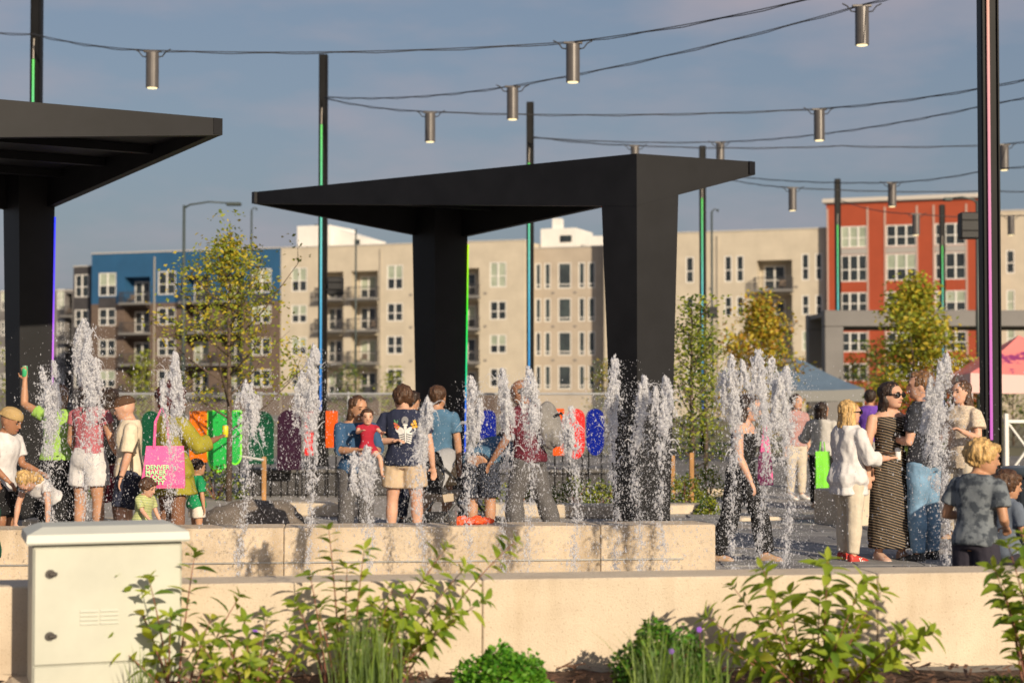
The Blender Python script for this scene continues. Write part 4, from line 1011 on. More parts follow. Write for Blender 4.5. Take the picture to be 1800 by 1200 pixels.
# ---- K: woman holding a baby
p = Person(626, 176, 1.545, 22, 'woman in blue top with long brown hair holding a baby', 'tan', 'f', hy=-14, hp=12, side=0, la=((-.15, .35, -.95), (.55, .8, .12)), ra=((.12, .4, -.9), (-.5, .8, .05)), ll=None)
p.top(C_denimtop, .49, 1.05, .02, .015, 'blouse', neck=.815); p.shorts(C_greyp, 1.92, .02, .02, .57, 'trousers'); p.hair(H_br, 'long'); p.shoes(S_black)
bp_ = p.w(p.T(.02, .155, .60))
b = Person(0, 1, .72, 22, 'baby in red top held in the woman\'s arms', 'fair', 'm', hy=10, hp=5, headk=1.5, la=((-.3, .7, -.45), (.1, .95, .1)), ra=((.4, .7, -.4), (-.2, .9, .2)), ll=((-.3, .7, -.5), (-.1, .1, -1)), rl=((.3, .7, -.5), (.1, .1, -1)), loc=(bp_.x + .07, bp_.y, bp_.z - .20), dz=0)
b.top(C_red, .5, .45, .014, .005, 'baby_top'); b.shorts(C_red, .5, .014, .01, .6, 'baby_shorts'); b.hair(H_br, 'short', .004)
# ---- P: person bending down by the stroller
p = Person(845, 170, 1.62, 158, 'person in blue shirt and patterned shorts bending over behind the wall', 'tan', 'm', lean=72, hp=10, la=((-.1, .5, -1), (0, .3, -1)), ra=((.1, .6, -1), (0, .3, -1)), ll=((-.06, .12, -1), (0, -.1, -1)), rl=((.06, .02, -1), (0, -.06, -1)))
p.top(C_blue, .475, .7, .026, .01); p.shorts(C_pat, .86, .024, .03, .66); p.hair(H_dkbr, 'short'); p.shoes(S_black)
# ---- Q: balding man with backpack walking left
p = Person(930, 171, 1.74, -118, 'balding man in maroon patterned shirt walking left with a grey backpack', 'brown', 'm', lean=6, hy=10, hp=4, la=((-.2, .3, -1), (0, .6, -.8)), ra=((.2, -.1, -1), (0, .3, -1)), ll=((-.05, .3, -1), (0, -.12, -1)), rl=((.06, -.28, -1), (0, -.42, -1)), build=1.05)
p.top(C_maroon, .49, .75, .024, .014, 'shirt', fold=.009); p.shorts(C_greyp, 1.93, .022, .02, .57, 'trousers', .009); p.hair(H_gr, 'bald'); p.shoes(S_black)
bp = thing('backpack', 'grey backpack worn by the man in maroon shirt', 'backpack', p.root.location, p.root.rotation_euler.z)
mb = MB(); c = p.T(.03, -.135, .70); mb.ell(c, (.17, .12, .25), p.Rt, 14, 10); mb.ell(c + Vector((0, -.08, -.09)), (.13, .08, .13), p.Rt, 12, 8)
put('pack_body', remeshed(mb, .012, 4, .012, 9, 'pack_body', mat('backpack_grey', (.20, .19, .18), .8, var=(12, .2))), bp)
for k in (1, -1): MB().tube([p.T(.06 * k, -.09, .80), p.T(.062 * k, -.01, .845), p.T(.068 * k, .066, .79), p.T(.075 * k, .06, .70), p.T(.09 * k, -.05, .64)], .016, 8).build('strap', mat('strap_dark', (.03, .03, .03), .8), bp)
MB().tube([c + Vector((.1, -.11, .1)), c + Vector((.0, -.14, .13)), c + Vector((-.09, -.11, .1))], .012, 6).build('buckle', black_pl, bp)
# ---- G: old man in cream shirt
p = Person(228, 180, 1.545, -72, 'older man in cream shirt and brown cap looking left behind the jets', 'fair', 'm', hy=10, hp=14, la=((-.15, .1, -1), (.05, .3, -1)), ra=((.14, -.02, -1), (.03, .12, -1)), build=1.06, ll=((-.06, .2, -1), (0, -.05, -1)))
p.top(C_cream, .475, .95, .026, .016, 'shirt', sf=.03, fold=.009); p.shorts(C_dknavy, .92, .026, .04, .57); p.cap(cloth('cap_brown', (.09, .05, .03))); p.shoes(S_black)
MB().tube([p.wr[-1] + Vector((.022 * math.cos(a), .022 * math.sin(a), .01)) for a in [2 * math.pi * k / 12 for k in range(13)]], .008, 6).build('wristwatch', black_pl, p.root)
m_ = MB()
for k in (-1, 1): m_.hexa([p.T(.004 * k, .045, .822), p.T(.03 * k, .045, .815), p.T(.05 * k, .0, .845), p.T(.04 * k, -.01, .85), p.T(.008 * k, .058, .815), p.T(.034 * k, .056, .806), p.T(.058 * k, .0, .842), p.T(.048 * k, -.01, .852)])
# ---- H: woman in olive with pink tote
p = Person(303, 184, 1.60, 128, 'woman with curly dark auburn hair in olive jacket carrying a pink tote', 'dark', 'f', hy=5, ra=((.3, .45, -.8), (-.1, .95, .35)), la=((-.2, .05, -1), (.1, .7, -.6)), build=1.12)
p.top(C_olive, .37, 1.55, .034, .06, 'jacket', sf=.02, fold=.012); p.hair(H_red, 'afro', .02); p.shoes(S_white); p.shorts(cloth('brown_leggings', (.2, .10, .06)), 1.9, .008, .0, .5, 'leggings', .001)
can(p.w(p.wr[1] + p.fd[1] * .09 + Vector((0, 0, .03))), 'yellow can held up by the woman in olive', mat('can_yellow', (.6, .55, .02), .35))
# tote bag
tl = at(247, 858, F / 190.5)
t = thing('tote_bag', 'hot pink tote bag with pale green lettering', 'bag', (tl.x, tl.y, tl.z), R(6))
mb = MB(); rs = []
def tb(z, x0, x1, d): return [(x0, -d, z), ((x0 + x1) / 2, -d * 1.6, z), (x1, -d, z), (x1, d, z), ((x0 + x1) / 2, d * 1.6, z), (x0, d, z)]
tb_h = .39
rs = [tb(0, .0, .40, .012), tb(.03, .0, .405, .022), tb(.2, .03, .40, .03), tb(tb_h, .05, .39, .012)]
tm = mat('tote_pink', (.80, .12, .33), .85, var=(8, .08), bump=(200, .3))
bag = mb.rings(rs).build('bag_body', tm, t)
for d in (-.02, .02): MB().tube([(.12, d, tb_h - .02), (.13, d, tb_h + .22), (.19, d + .02, tb_h + .36), (.24, d, tb_h + .22), (.26, d, tb_h - .02)], .012, 6).build('handle', tm, t)
tx_m = mat('print_mint', (.42, .78, .38), .8)
for i, s_ in enumerate(('DENVER', 'MAKER', 'BLOCK', 'PARTY')):
    cu = bpy.data.curves.new('lettering', 'FONT'); cu.body = s_; cu.size = .056; cu.space_character = 1.05; cu.offset = .0016; cu.extrude = .0008
    o = bpy.data.objects.new('tmp', cu); link(o); dg = bpy.context.evaluated_depsgraph_get(); me = bpy.data.meshes.new_from_object(o.evaluated_get(dg)); bpy.data.objects.remove(o)
    me.materials.clear(); me.materials.append(tx_m); me.name = 'lettering'
    put('lettering', me, t, (.05, -.056, .178 - i * .047), (math.pi / 2, 0, 0))
# ---- I: toddler in striped shirt
p = Person(252, 192, .76, 60, 'toddler in green striped t-shirt beside the pink tote', 'fair', 'm', hy=-5, hp=12, headk=1.45, lean=8, ra=((.1, .45, -.8), (0, .7, -.6)), la=((-.1, .3, -1), (0, .5, -.8)), build=1.12)
p.top(C_tod, .40, .8, .024, .02, sf=.015); p.shorts(C_grey, .9, .016, .02, .56); p.hair(H_br, 'mop', .008)
# ---- J: girl in green tee
p = Person(347, 176, .88, 120, 'girl in bright green t-shirt and white shorts near the green panel', 'tan', 'f', hy=-10, headk=1.3, ra=((.2, .05, -1), (.05, .15, -1)), build=1.1)
p.top(C_green, .46, .85, .026, .02, sf=.02); p.shorts(C_short, .6, .02, .03, .56); p.hair(H_dkbr, 'pony', .008); p.shoes(S_white)
# ---- D: person with raised arm and can
p = Person(103, 171, 1.66, 165, 'person in lime green top raising a can with the left arm', 'tan', 'f', la=((-.55, .15, .25), (-.05, .1, 1)), ra=((.2, .0, -1), (0, .2, -1)))
p.top(C_lime, .52, .35, .018, .01); p.shorts(C_black, 1.9, .02, .01, .56, 'trousers'); p.hair(H_dkbr, 'long'); p.shoes(S_black)
can(p.w(p.wr[-1] + p.fd[-1] * .09), 'green and white can held up high at left', mat('can_green', (.05, .4, .16), .3))
# ---- E: woman with long dark hair, white shorts
p = Person(158, 176, 1.70, 155, 'woman with long dark hair and white shorts behind the tallest left jet', 'tan', 'f', ra=((.25, .1, -.9), (.1, .5, -.8)), la=((-.25, .1, -.9), (.1, .6, -.7)))
p.top(cloth('dusty_coral', (.40, .12, .14)), .56, .4, .018, .01); p.shorts(C_white, .55, .02, .03, .60); p.hair(H_dkbr, 'long'); p.shoes(S_white)
p = Person(192, 166, 1.62, -140, 'person in black top and maroon skirt between the jets and older man', 'tan', 'f', la=((-.3, .3, -.8), (.2, .8, .5)))
p.top(C_black, .5, 1.2, .02, .01); p.skirt(C_maroon, .25, .16, .13, .58); p.hair(H_dkbr, 'long'); p.shoes(S_black)
# ---- F: blonde girl bending
p = Person(98, 192, 1.12, -25, 'blonde girl in white top bending down with arms hanging at left', 'fair', 'f', lean=58, hp=20, headk=1.15, la=((-.25, .15, -1), (-.05, .1, -1)), ra=((.25, .2, -1), (.05, .15, -1)), ll=((-.08, .2, -1), (0, -.2, -1)), rl=((.08, .2, -1), (0, -.2, -1)))
p.top(C_white, .56, .4, .018, .01); p.shorts(C_black, .7, .016, .02, .6); p.hair(H_bl, 'bob', .012); p.shoes(S_white)
# ---- A: man at left edge in tan cap
p = Person(4, 190, 1.43, 66, 'man in tan backwards cap and white t-shirt at the left edge', 'brown', 'm', hp=14, lean=6, hy=-6, ra=((.14, .05, -1), (-.1, .75, -.6)), la=((-.12, .2, -1), (0, .9, -.3)), rl=((.06, .25, -1), (0, -.25, -1)), headk=1.12)
p.top(C_white, .46, .7, .024, .014, sf=.02); p.shorts(C_black, .9, .02, .03, .56); p.cap(cloth('cap_tan', (.42, .29, .13)), True); p.shoes(S_white)
# ---- B: child in green jersey
p = Person(-22, 262, 1.02, 100, 'child in dark green football jersey at the lower left edge', 'brown', 'm', headk=1.2, ra=((.3, .05, -1), (.05, .18, -1)), hy=10)
sh = p.top(C_jersey, .44, .85, .034, .02, sf=.03, name='jersey'); p.shorts(C_trunk, 1.4, .02, .02, .56, 'trousers'); p.hair(H_dkbr, 'short', .006)
p.decal(sh, p.sh[1] + Vector((.05, 0, -.07)), Vector((0, 1, 0)), Vector((0, 0, 1)), [[(-.05, .0), (.0, .018), (.03, .012), (.055, -.005), (.03, -.008), (.04, -.025), (.005, -.012), (-.03, -.02)]], bone, 'sleeve_emblem')
# ================================================================== vegetation helpers
def leafmat(name, c, c2, tr=.3):
    if name in _M: return _M[name]
    m = mat(name, c, .5, var=(7, .2), c2=c2, spec=.35, ramp=(.3, .7)); nt = m.node_tree; b = nt.nodes['Principled BSDF']; out = nt.nodes['Material Output']
    t = nt.nodes.new('ShaderNodeBsdfTranslucent'); t.inputs[0].default_value = (c[0] * 1.5, c[1] * 1.4, c[2] * .8, 1)
    mx = nt.nodes.new('ShaderNodeMixShader'); mx.inputs[0].default_value = tr
    nt.links.new(b.outputs[0], mx.inputs[1]); nt.links.new(t.outputs[0], mx.inputs[2]); nt.links.new(mx.outputs[0], out.inputs[0])
    return m
bark = mat('bark', (.10, .07, .05), .9, var=(20, .35), bump=(40, .6)); twig = mat('twig_red', (.22, .09, .06), .8)
def leaf_cloud(C, size, asp=.5, up=.3, rng=RNG):
    """numpy cloud of folded leaves (2 quads each) around points C (n,3)"""
    n = len(C); d = rng.normal(size=(n, 3)); d[:, 2] = d[:, 2] * .6 + up * 0; d /= np.linalg.norm(d, axis=1)[:, None]
    e = rng.normal(size=(n, 3)); e -= (e * d).sum(1)[:, None] * d; e /= np.linalg.norm(e, axis=1)[:, None]
    f = np.cross(d, e); L = (size * rng.uniform(.6, 1.35, n))[:, None]
    a = C - d * L * .5; b = C + d * L * .5; w = L * asp * .5
    m1 = C + e * w + f * w * .5; m2 = C - e * w + f * w * .5
    V = np.stack([a, m1, b, m2], 1).reshape(-1, 3); base = np.arange(n)[:, None] * 4
    return V, np.concatenate([base + np.array([[0, 1, 2]]), base + np.array([[0, 2, 3]])])
def joined(name, V, Q, m, parent, smooth=False):
    o = put(name, np_mesh(name, V, Q, m, smooth), parent); return o
def tree(px, s, top_py, width, mats, label, leaves=2600, leaf=.06, trunk_h=.3, sparse=1.0, seed=1, group='young trees around the plaza', z0=None, tr=.04, cone=.6):
    rnd = random.Random(seed); rng = np.random.default_rng(seed)
    p = gp(px, s); H = zat(top_py, s) - p.z; t = thing('tree', label, 'tree', p, 0, group)
    m = MB(); m.tube([(0, 0, -.05), (.01, 0, H * .25), (-.01, .01, H * .55), (.015, 0, H * .93)], [tr * 1.2, tr, tr * .65, tr * .15], 8)
    tips = []
    nb = 20
    for k in range(nb):
        u = k / (nb - 1); z = H * lerp(trunk_h, .88, u ** .9); a = k * 2.4 + rnd.uniform(-.4, .4)
        R_ = width / 2 * (1 - u ** 1.4 * cone) * rnd.uniform(.65, 1.08); up = lerp(.55, 1.3, rnd.random()) * R_
        b = Vector((0, 0, z)); e = b + Vector((math.cos(a) * R_, math.sin(a) * R_, min(up, H - z)))
        mid = b.lerp(e, .5) + Vector((0, 0, -.08 * R_))
        m.tube([b, mid, e], [tr * .45 * (1 - .5 * u), tr * .28, tr * .1], 5)
        for i in range(5):
            q = b.lerp(e, rnd.uniform(.35, 1)); r_ = R_ * .38
            g = q + Vector((rnd.uniform(-1, 1), rnd.uniform(-1, 1), rnd.uniform(-.2, .9))) * r_
            m.tube([q, g], [tr * .14, tr * .05], 4); tips.append((q, g))
    m.tube([(0, 0, H * .85), (.0, 0, H * .97)], [tr * .2, tr * .08], 4); tips.append((Vector((0, 0, H * .86)), Vector((0, 0, H * .98))))
    m.build('trunk', bark, t, True)
    n_each = max(1, int(leaves / len(tips)))
    C = []
    for q, g in tips:
        k = int(n_each * rnd.uniform(.3, 1.7))
        uu = rng.uniform(0.1, 1.15, k); b = np.array(q)[None] + (np.array(g) - np.array(q))[None] * uu[:, None]
        C.append(b + rng.normal(size=(k, 3)) * leaf * 1.25 * sparse)
    C = np.concatenate(C); C[:, 2] = np.minimum(C[:, 2], H + .02)
    idx = rng.integers(0, len(mats), len(C)); clump = (np.sin(C[:, 0] * 5 / max(width, .5) + C[:, 2] * 3) > 0)
    for i, mm in enumerate(mats):
        V, Q = leaf_cloud(C[idx == i], leaf, .55, rng=rng); o = joined('crown' if i == 0 else 'crown_leaves', V, Q, mm, t); o['kind'] = 'stuff'
    return t
LG = leafmat('leaf_green', (.22, .27, .03), (.15, .19, .025)); LY = leafmat('leaf_yellow', (.55, .42, .04), (.38, .32, .035)); LD = leafmat('leaf_dark', (.055, .11, .025), (.03, .07, .015)); LO = leafmat('leaf_orange', (.45, .22, .03), (.33, .2, .03)); LL_ = leafmat('leaf_lime', (.36, .38, .04), (.25, .30, .03))
tree(403, 122, 372, 2.7, (LG, LY, LL_), 'airy yellow-green young tree in front of the blue building', 4200, .066, .24, 1.5, 3, cone=1.0)
tree(1338, 70, 508, 2.3, (LY, LO, LG, LY), 'golden-yellow autumn tree behind the three water jets', 5200, .11, .12, 1.3, 4, tr=.06, cone=.9)
tree(1612, 75, 478, 2.9, (LL_, LG, LY), 'green-yellow tree in front of the red building', 7500, .12, .1, 1.3, 6, tr=.06, cone=.9)
tree(1216, 112, 522, .95, (LG, LD, LL_), 'slim green staked tree just right of the dark column', 2300, .07, .12, 1.5, 8, cone=.3)
tree(1240, 84, 560, .8, (LG, LL_), 'small green tree behind the fourth light pole', 1200, .08, .2, 1.1, 18, cone=.4)
tree(250, 45, 615, 1.6, (LL_, LG), 'small light green tree behind the fence at left', 900, .13, .1, 1.1, 9)
tree(28, 44, 585, 2.0, (LL_, LG), 'small green tree beyond the left canopy column', 900, .13, .1, 1.1, 10)
tree(612, 42, 640, 2.0, (LG, LD), 'low green tree behind the fence by the second pole', 800, .13, .1, 1.1, 11)
tree(690, 44, 645, 1.3, (LG, LL_), 'low green tree behind the fence left of the far column', 600, .13, .1, 1.1, 12)
tree(1068, 42, 632, 2.0, (LG, LD, LY), 'green tree behind the fence beside the near canopy column', 900, .13, .1, 1.1, 13)
tree(1540, 52, 600, 2.2, (LD, LG), 'dark green tree under the grey portal', 1500, .12, .05, 1.1, 14)
tree(1500, 48, 622, 1.6, (LL_, LY), 'small lime tree beside the blue tent peak', 700, .12, .1, 1.1, 15)
tree(1690, 50, 640, 2.4, (LD, LG), 'dark bushy tree behind the lace-top woman', 1300, .12, .05, 1.1, 16)
tree(1780, 46, 668, 3.0, (LD, LG), 'dark green tree beyond the pink tent', 1300, .12, .02, 1.1, 17)
def bush(px, s, w, h, mats, label, n=900, leaf=.05, seed=0, group='low bushes in the plaza planters', name='bush', z=None, flower=None):
    rng = np.random.default_rng(seed + 50); p = gp(px, s)
    if z is not None: p.z = z
    t = thing(name, label, 'bush', p, 0, group)
    v = rng.normal(size=(n, 3)); v /= np.linalg.norm(v, axis=1)[:, None]; r = rng.uniform(.55, 1, n) ** .5
    r *= 1 + .22 * np.sin(v[:, 0] * 5 + seed) * np.cos(v[:, 1] * 4 + v[:, 2] * 6)
    C = v * r[:, None] * np.array([w / 2, w / 2 * .8, h]); C[:, 2] = np.abs(C[:, 2])
    idx = rng.integers(0, len(mats), n)
    for i, mm in enumerate(mats):
        V, Q = leaf_cloud(C[idx == i], leaf, .6, rng=rng); o = joined('foliage', V, Q, mm, t); o['kind'] = 'stuff'
    m = MB()
    for k in range(7):
        a = k * .9; m.tube([(0, 0, -.03), (math.cos(a) * w * .15, math.sin(a) * w * .12, h * .4), (math.cos(a) * w * .32, math.sin(a) * w * .26, h * .75)], [.01, .007, .003], 5)
    m.build('stems', twig, t)
    return t
for k, (px, s, w, h, lab) in enumerate(((880, 135, .5, .35, 'green bush behind the walking man, left'), (945, 133, .6, .4, 'green bush behind the walking man, centre'), (1010, 134, .6, .45, 'green bush under the red oval panel'), (1062, 134, .5, .4, 'green bush left of the dark column'),
        (1205, 124, .55, .42, 'green bush at the foot of the wooden stake'), (1243, 120, .6, .5, 'dark green bush right of the wooden stake'), (1243, 138, .3, .22, 'small purple-flowered bush on the right kerb'), (380, 120, .9, .45, 'green bush at the foot of the airy tree'), (300, 118, .9, .5, 'green bush behind the toddler'), (130, 120, .7, .4, 'green bush left behind the jets'), (1545, 60, 3.0, .9, 'dark hedge bush behind the striped dress woman'), (1620, 60, 2.5, 1.0, 'dark hedge bush behind the man in black'))):
    bush(px, s, w, h, (LG, LD, LL_) if k < 10 else (LD, LG), lab, 700 if k < 10 else 1500, .05 if k < 10 else .1, k)
field = mat('dry_grass_field', (.16, .15, .06), .95, var=(.25, .5), c2=(.11, .095, .065), bump=(3, .5))
m = MB().add([(-90, 49.5, gz(49.5) + .005), (90, 49.5, gz(49.5) + .005), (90, 79, gz(79) + .005), (-90, 79, gz(79) + .005), (90, 130, gz(130) + .005), (-90, 130, gz(130) + .005)], [(0, 1, 2, 3), (3, 2, 4, 5)])
tag(m.build('field', field), kind='structure')

# ================================================================== wooden stakes
wood = mat('stake_wood', (.42, .22, .08), .8, var=(18, .25), stretch=(1, 1, .15))
def stake(px, s, top, label, tie=None):
    p = gp(px, s); h = zat(top, s); t = thing('tree_stake', label, 'stake', p, 0, 'wooden stakes holding the young trees')
    MB().bbox(-.03, .03, -.03, .03, -.05, h, .008).build('post', wood, t)
    if tie: MB().tube([(0, -.04, h * tie[1]), (tie[0], -.05, h * tie[1] + .05)], .018, 6).build('tie_strap', mat('tie_grey', (.5, .5, .48), .7), t)
stake(1215, 124, 795, 'orange wooden stake right of the dark column')
stake(1182, 119, 800, 'wooden stake partly hidden by the dark column')
stake(465, 124, 802, 'wooden stake right of the airy tree', (-.3, .93))

# ================================================================== coloured acrylic panels
def acry(name, c):
    m = mat('acrylic_' + name, c, .12, spec=.5, trans=.35, var=(3, .1)); return m
def panel(px0, px1, py0, py1, shape, m, label, s=118., edge=None):
    Y = F / s; x0, x1 = (px0 - 900) / s, (px1 - 900) / s; zt, zb = zat(py0, s), zat(py1, s); cx = (x0 + x1) / 2; w = (x1 - x0) / 2
    t = thing('acrylic_panel', label, 'panel', (cx, Y, 0), 0, 'coloured acrylic panels of the play sculpture')
    pts = []
    n = 12
    if shape in ('arch', 'pill'):
        r = min(w, (zt - zb) / 2); pts += [(w * math.cos(a), zt - r + r * math.sin(a)) for a in [math.pi * k / n for k in range(n + 1)]]
    else: pts += [(w, zt), (-w, zt)]
    if shape in ('pill', 'bowl'):
        r = min(w * 1.6, (zt - zb) / 2); pts += [(-w * math.cos(a), zb + r - r * math.sin(a)) for a in [math.pi * k / n for k in range(n + 1)]]
    else: pts += [(-w, zb), (w, zb)]
    k = len(pts); mb = MB(); mb.add([(x, -.012, z) for x, z in pts] + [(x, .012, z) for x, z in pts], [tuple(range(k))[::-1], tuple(range(k, 2 * k))] + [(i, (i + 1) % k, k + (i + 1) % k, k + i) for i in range(k)])
    mb.build('sheet', m, t)
    if edge: MB().tube([(x, 0, z) for x, z in pts + pts[:1]], .017, 6).build('bright_edge', edge, t)
    for q in (-.7, .7): MB().tube([(w * q, .035, 0), (w * q, .035, lerp(zb, zt, .6))], .011, 6).build('leg', blackm, t)
    MB().tube([(-w * .9, .035, lerp(zb, zt, .25)), (w * .9, .035, lerp(zb, zt, .25))], .014, 6).build('crossbar', blackm, t)
for a_, b_, lab in ((432, 722, 'added dark base in place of shade under the plum and red panels'), (832, 1066, 'added dark base in place of shade under the blue and red panels')):  # added dark blocks standing in for the shade below the panels
    xa_, xb_ = (a_ - 900) / 116, (b_ - 900) / 116; t = thing('shade_base', lab, 'bench', (0, F / 116, 0), 0, 'dark bases added for the shade under the panels')
    MB().bbox(xa_, xb_, 0, .5, 0, .34, .03).build('shade_block', mat('shade_base_dark', (.05, .048, .05), .7, var=(3, .2)), t); MB().bbox(xa_ - .04, xb_ + .04, -.04, .54, .343, .41, .02).build('shade_slab', mat('shade_base_top', (.10, .095, .09), .7), t)
aG = acry('green', (.03, .55, .10)); aDG = acry('dark_green', (.01, .10, .05)); aO = acry('orange', (.85, .22, .01)); aP = acry('plum', (.05, .02, .045)); aR = acry('red', (.85, .05, .05)); aOR = acry('orange_red', (.9, .14, .02)); aB = acry('blue', (.01, .025, .33))
eG = mat('acrylic_edge_lime', (.25, .95, .05), .3)
panel(250, 282, 722, 800, 'arch', aDG, 'dark green arched panel behind the woman in olive')
panel(334, 366, 722, 812, 'rect', aO, 'orange rectangular panel left of the bright green one')
panel(366, 403, 722, 828, 'bowl', aG, 'bright green panel with round bottom behind the airy tree', edge=eG)
panel(404, 424, 722, 815, 'bowl', aG, 'narrow bright green panel behind the fourth jet', edge=eG)
panel(438, 482, 722, 815, 'arch', aDG, 'dark green arched panel right of the fourth jet')
panel(488, 530, 720, 825, 'arch', aP, 'dark plum arched panel left of the tall jet')
panel(536, 552, 722, 800, 'rect', aR, 'narrow red panel behind the tall jet')
panel(573, 594, 722, 786, 'rect', aOR, 'orange-red panel left of the woman with baby')
panel(634, 648, 722, 800, 'rect', aB, 'narrow blue panel behind the baby')
panel(843, 872, 720, 805, 'arch', aB, 'blue arched panel right of the far column')
panel(972, 992, 718, 800, 'rect', aOR, 'orange panel behind the backpack')
panel(996, 1028, 718, 806, 'pill', aR, 'red oval panel behind the low jet')
panel(1030, 1062, 718, 800, 'pill', aB, 'blue panel left of the near column')

# ================================================================== tents
def tent(px0, px1, s, py_eave, py_val, py_peak, label, m_roof, m_val):
    Y = F / s; x0, x1 = (px0 - 900) / s, (px1 - 900) / s; W = x1 - x0; ze, zv, zp = zat(py_eave, s), zat(py_val, s), zat(py_peak, s); g = gz(Y)
    t = thing('pop_up_tent', label, 'tent', (x0, Y, g)); ze -= g; zv -= g; zp -= g
    c = (W / 2, W / 2); co = [(0, 0), (W, 0), (W, W), (0, W)]
    for i in range(4):
        a, b = co[i], co[(i + 1) % 4]; m = MB(); V = []; N = 6
        for j in range(N + 1):
            v = j / N
            for k in range(N + 1):
                u = k / N; ex = lerp(a[0], b[0], u); ey = lerp(a[1], b[1], u); zz = lerp(ze, zp, v) - .06 * math.sin(math.pi * v) - .05 * math.sin(math.pi * u) * (1 - v) * 1
                V.append((lerp(ex, c[0], v), lerp(ey, c[1], v), zz))
        m.add(V, [(j * (N + 1) + k, j * (N + 1) + k + 1, (j + 1) * (N + 1) + k + 1, (j + 1) * (N + 1) + k) for j in range(N) for k in range(N)])
        m.build('roof_panel', m_roof, t, True)
        m = MB(); V = []
        for k in range(N + 1):
            u = k / N; ex = lerp(a[0], b[0], u); ey = lerp(a[1], b[1], u); V += [(ex, ey, ze - .05 * math.sin(math.pi * u) - .002), (ex, ey, zv - .02 * math.sin(math.pi * u * 2))]
        m.add(V, [(2 * k, 2 * k + 1, 2 * k + 3, 2 * k + 2) for k in range(N)]); m.build('valance', m_val, t)
        MB().tube([(a[0] * .98 + .01 * W, a[1] * .98 + .01 * W, 0), (a[0] * .98 + .01 * W, a[1] * .98 + .01 * W, ze)], .02, 6).build('leg', galv, t)
tent(1322, 1520, 63, 683, 706, 627, 'slate blue pop-up tent behind the three water jets', mat('tent_slate', (.10, .15, .21), .7, var=(3, .1)), mat('tent_slate_valance', (.20, .20, .19), .7))
tm1 = mat('tent_coral', (.75, .22, .20), .7, var=(1.8, .5), c2=(.25, .03, .14), ramp=(.36, .42)); tm2 = mat('tent_blush', (.72, .45, .42), .7, var=(2.2, .5), c2=(.16, .5, .46), ramp=(.36, .4))
tent(1706, 1950, 80, 655, 690, 585, 'coral pink patterned pop-up tent at the right edge', tm1, tm2)
# a table with things under the slate tent
m = MB(); p = gp(1440, 66); t = thing('folding_table', 'cloth-covered table under the slate blue tent', 'table', p)
MB().bbox(-.9, .9, -.38, .38, .70, .74, .01).build('tabletop', mat('table_white', (.6, .58, .55), .6), t)
MB().bbox(-.89, .89, -.37, .37, .02, .697, .02).build('table_cloth', mat('table_cloth_cream', (.5, .44, .36), .8, var=(4, .1)), t)
# ================================================================== white railing and bin at right
wr = mat('rail_white', (.72, .70, .66), .5)
p = gp(1768, 98); t = thing('white_railing', 'white crossed railing behind the nearest pole at right edge', 'railing', p)
zt = zat(736, 98)
for i in range(3):
    x = i * .75; MB().bbox(x - .035, x + .035, -.035, .035, 0, zt + .14, .008).build('post', wr, t)
    if i < 2:
        for z in (.12, zt): MB().bbox(x + .037, x + .713, -.025, .025, z - .03, z + .03, .006).build('rail', wr, t)
        MB().tube([(x + .05, -.012, .16), (x + .70, -.012, zt - .04)], .022, 6).build('brace', wr, t); MB().tube([(x + .05, .03, zt - .04), (x + .70, .03, .16)], .022, 6).build('brace', wr, t)
p = gp(1838, 205); t = thing('litter_bin', 'dark slate round bin at the right edge behind the boys', 'bin', p)
n = 28
def rg(z, q): return [(q * math.cos(2 * math.pi * k / n), q * math.sin(2 * math.pi * k / n), z) for k in range(n)]
bz = zat(820, 205)
MB().rings([rg(0, .33), rg(.03, .35), rg(bz - .1, .37), rg(bz - .08, .36)]).build('bin_body', mat('bin_slate', (.035, .045, .055), .5, var=(5, .25)), t, False)
MB().rings([rg(bz - .078, .375), rg(bz - .07, .39), rg(bz - .02, .39), rg(bz, .36), rg(bz, .2), rg(bz - .05, .18)]).build('bin_rim', mat('bin_rim', (.07, .09, .105), .45), t, True)

# ================================================================== bags, stroller, items on the wall
def flat_bag(px, py, s, w, h, m, label, taper=.0):
    p = at(px, py, F / s); t = thing('carry_bag', label, 'bag', p, R(8))
    b = MB(); b.rings([[(-w / 2, -.015, 0), (0, -.04, 0), (w / 2, -.015, 0), (w / 2, .015, 0), (0, .04, 0), (-w / 2, .015, 0)], [(-w / 2 * (1 - taper * .4), -.03, h * .5), (0, -.05, h * .5), (w / 2 * (1 - taper * .4), -.03, h * .5), (w / 2 * (1 - taper * .4), .03, h * .5), (0, .05, h * .5), (-w / 2 * (1 - taper * .4), .03, h * .5)],
        [(-w / 2 * (1 - taper), -.01, h), (0, -.012, h), (w / 2 * (1 - taper), -.01, h), (w / 2 * (1 - taper), .01, h), (0, .012, h), (-w / 2 * (1 - taper), .01, h)]]).build('bag_body', m, t)
    MB().tube([(-w * .2 * (1 - taper), 0, h - .01), (-w * .12, 0, h + .12), (w * .12, 0, h + .12), (w * .2 * (1 - taper), 0, h - .01)], .008, 6).build('handle', m, t)
flat_bag(1446, 866, 135, .19, .54, mat('bag_lime', (.18, .62, .04), .8, var=(4, .1)), 'bright lime green bag hanging beside the blonde woman')
flat_bag(1345, 852, 176, .16, .5, mat('bag_pink', (.78, .10, .30), .8, var=(4, .1)), 'pink bag swinging beside the strapless woman', .6)
